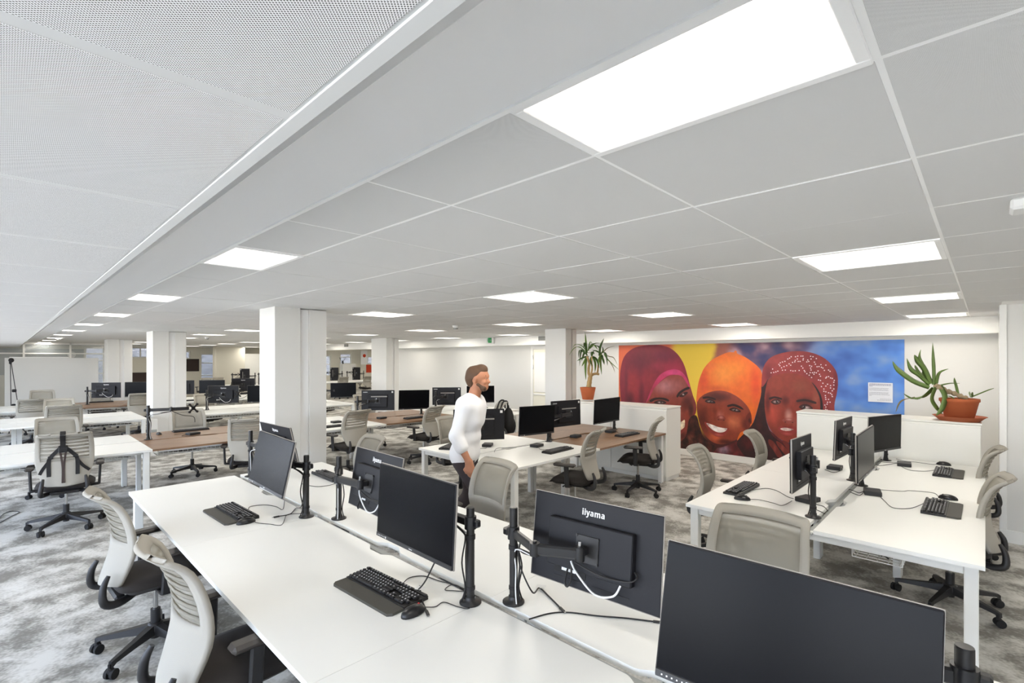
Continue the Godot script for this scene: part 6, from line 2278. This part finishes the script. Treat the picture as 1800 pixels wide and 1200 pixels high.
	for s in [-1.0, 1.0]:
		var st := S()
		ellipsoid(st, hd + V(0.083, 0.008, 0.031 * s), V(0.007, 0.0065, 0.012), Basis(), 6, 10)
		var ey := part("eye", st, M.eye_white, t)
		st = S()
		ellipsoid(st, hd + V(0.0885, 0.008, 0.031 * s), V(0.004, 0.006, 0.0065), Basis(), 5, 8)
		part("pupil", st, M.dark, ey)
		st = S()
		bar(st, hd + V(0.092, 0.03, 0.014 * s), hd + V(0.083, 0.032, 0.05 * s), 0.008, 0.007, 0.002)
		part("eyebrow", st, M.hair, t)
	var ms := S()
	ellipsoid(ms, hd + V(0.087, -0.058, 0), V(0.010, 0.007, 0.024), Basis(), 6, 12)
	part("mouth", ms, M.lip, t)

# ---------------------------------------------------------------- signs, vents, detectors
func build_small():
	# running-man exit sign fixed to the soffit
	var r := ray(862, 598)
	var p := Vector3(0, CAM_H, 0) + r * (8.66 / r.x)
	var t := thing("exit_sign", "green and white running-man exit sign hanging below the ceiling", "sign", p)
	var st := S()
	box(st, Vector3.ZERO, Vector3(0.035, 0.17, 0.26), 0.006)
	part("housing", st, M.label_white, t)
	st = S()
	box(st, Vector3(-0.0185, 0, 0.0), Vector3(0.003, 0.13, 0.13), 0.0)
	part("green_field", st, M.green_sign, t)
	# pictogram: figure, arrow and doorway
	st = S()
	var X := -0.0205
	ellipsoid(st, Vector3(X, 0.045, -0.085), Vector3(0.001, 0.012, 0.012), Basis(), 4, 10)
	bar(st, Vector3(X, 0.03, -0.085), Vector3(X, -0.01, -0.08), 0.014, 0.002)
	bar(st, Vector3(X, -0.01, -0.08), Vector3(X, -0.05, -0.10), 0.009, 0.002)
	bar(st, Vector3(X, -0.01, -0.08), Vector3(X, -0.035, -0.06), 0.009, 0.002)
	bar(st, Vector3(X, 0.025, -0.085), Vector3(X, 0.0, -0.11), 0.008, 0.002)
	part("figure", st, M.green_sign, t)
	st = S()
	bar(st, Vector3(X, 0.0, -0.045), Vector3(X, 0.0, 0.02), 0.02, 0.002)
	bar(st, Vector3(X, 0.0, 0.045), Vector3(X, 0.03, 0.01), 0.014, 0.002)
	bar(st, Vector3(X, 0.0, 0.045), Vector3(X, -0.03, 0.01), 0.014, 0.002)
	part("arrow", st, M.label_white, t)
	st = S()
	box(st, Vector3(0.02, 0.09, 0.08), Vector3(0.006, 0.02, 0.02))
	box(st, Vector3(0.02, 0.09, -0.08), Vector3(0.006, 0.02, 0.02))
	part("bracket", st, M.white_steel, t)
	# vent grilles in the soffit face
	for q in [[955.0, 594.5, "slatted vent grille in the soffit beside the yucca column"], [608.5, 607.0, "slatted vent grille in the soffit above the side bay"]]:
		var rr := ray(q[0], q[1])
		var c := Vector3(0, CAM_H, 0) + rr * (8.705 / rr.x)
		var g := thing("vent_grille", q[2], "vent", c, 0.0, "soffit vent grilles")
		st = S()
		box(st, Vector3(0, 0, 0), Vector3(0.008, 0.10, 0.30), 0.002)
		part("frame", st, M.grille, g)
		for k in 5:
			st = S()
			box(st, Vector3(-0.006, -0.034 + k * 0.017, 0), Vector3(0.006, 0.007, 0.27), 0.001)
			part("slat", st, M.bead_grey, g)
	# smoke detectors
	for q in [[5.12, 6.22, "white smoke detector on the ceiling between the column and the plain wall"], [3.5, 13.9, "small smoke detector on the ceiling left of the nearest column"], [0.98, 17.3, "small smoke detector on the ceiling before the glazed partition"]]:
		var s := thing("smoke_detector", q[2], "detector", P(q[0], CEIL, q[1]), 0.0, "ceiling smoke detectors")
		st = S()
		lathe(st, [Vector2(0.0, -0.062), Vector2(0.03, -0.062), Vector2(0.036, -0.05), Vector2(0.036, -0.044)], 20)
		part("sensor", st, M.bead_grey, s)
		st = S()
		lathe(st, [Vector2(0.0, -0.042), Vector2(0.05, -0.04), Vector2(0.058, -0.015), Vector2(0.058, 0.0)], 22)
		part("base", st, M.label_white, s)
		st = S()
		for k in 6:
			var an := TAU * k / 6.0
			box(st, Vector3(cos(an) * 0.034, -0.044, sin(an) * 0.034), Vector3(0.008, 0.012, 0.008))
		part("vane", st, M.dark, s)
	# sensor box at the right end of the ceiling
	st = S()
	var rp := P(2.40, CEIL - 0.02, -0.10)
	box(st, rp, Vector3(0.11, 0.04, 0.08), 0.008)
	single("ceiling_sensor", st, M.label_white, "small white sensor box on the ceiling near the pier", "sensor")
	# wall socket box and bin by the second column
	var bx := thing("socket_box", "small white power box standing on the carpet by the second column", "socket box", P(1.95, 0, 11.25))
	st = S()
	box(st, Vector3(0, 0.35, 0), Vector3(0.12, 0.7, 0.10), 0.008)
	part("post", st, M.white_steel, bx)
	st = S()
	box(st, Vector3(0.0, 0.42, 0.055), Vector3(0.09, 0.16, 0.012), 0.003)
	part("outlet_plate", st, M.bead_grey, bx)
	# thin cable lying on the carpet at the left edge
	var cb := S()
	tube(cb, curve([at_y(-4, 912, 0.006), at_y(8, 902, 0.006), at_y(22, 898, 0.006), at_y(34, 900, 0.006), at_y(18, 908, 0.006), at_y(-6, 922, 0.006)], 6), 0.004, 6)
	single("floor_cable", cb, M.cable_black, "thin black cable loop lying on the carpet behind the strap-hung chair", "cable")
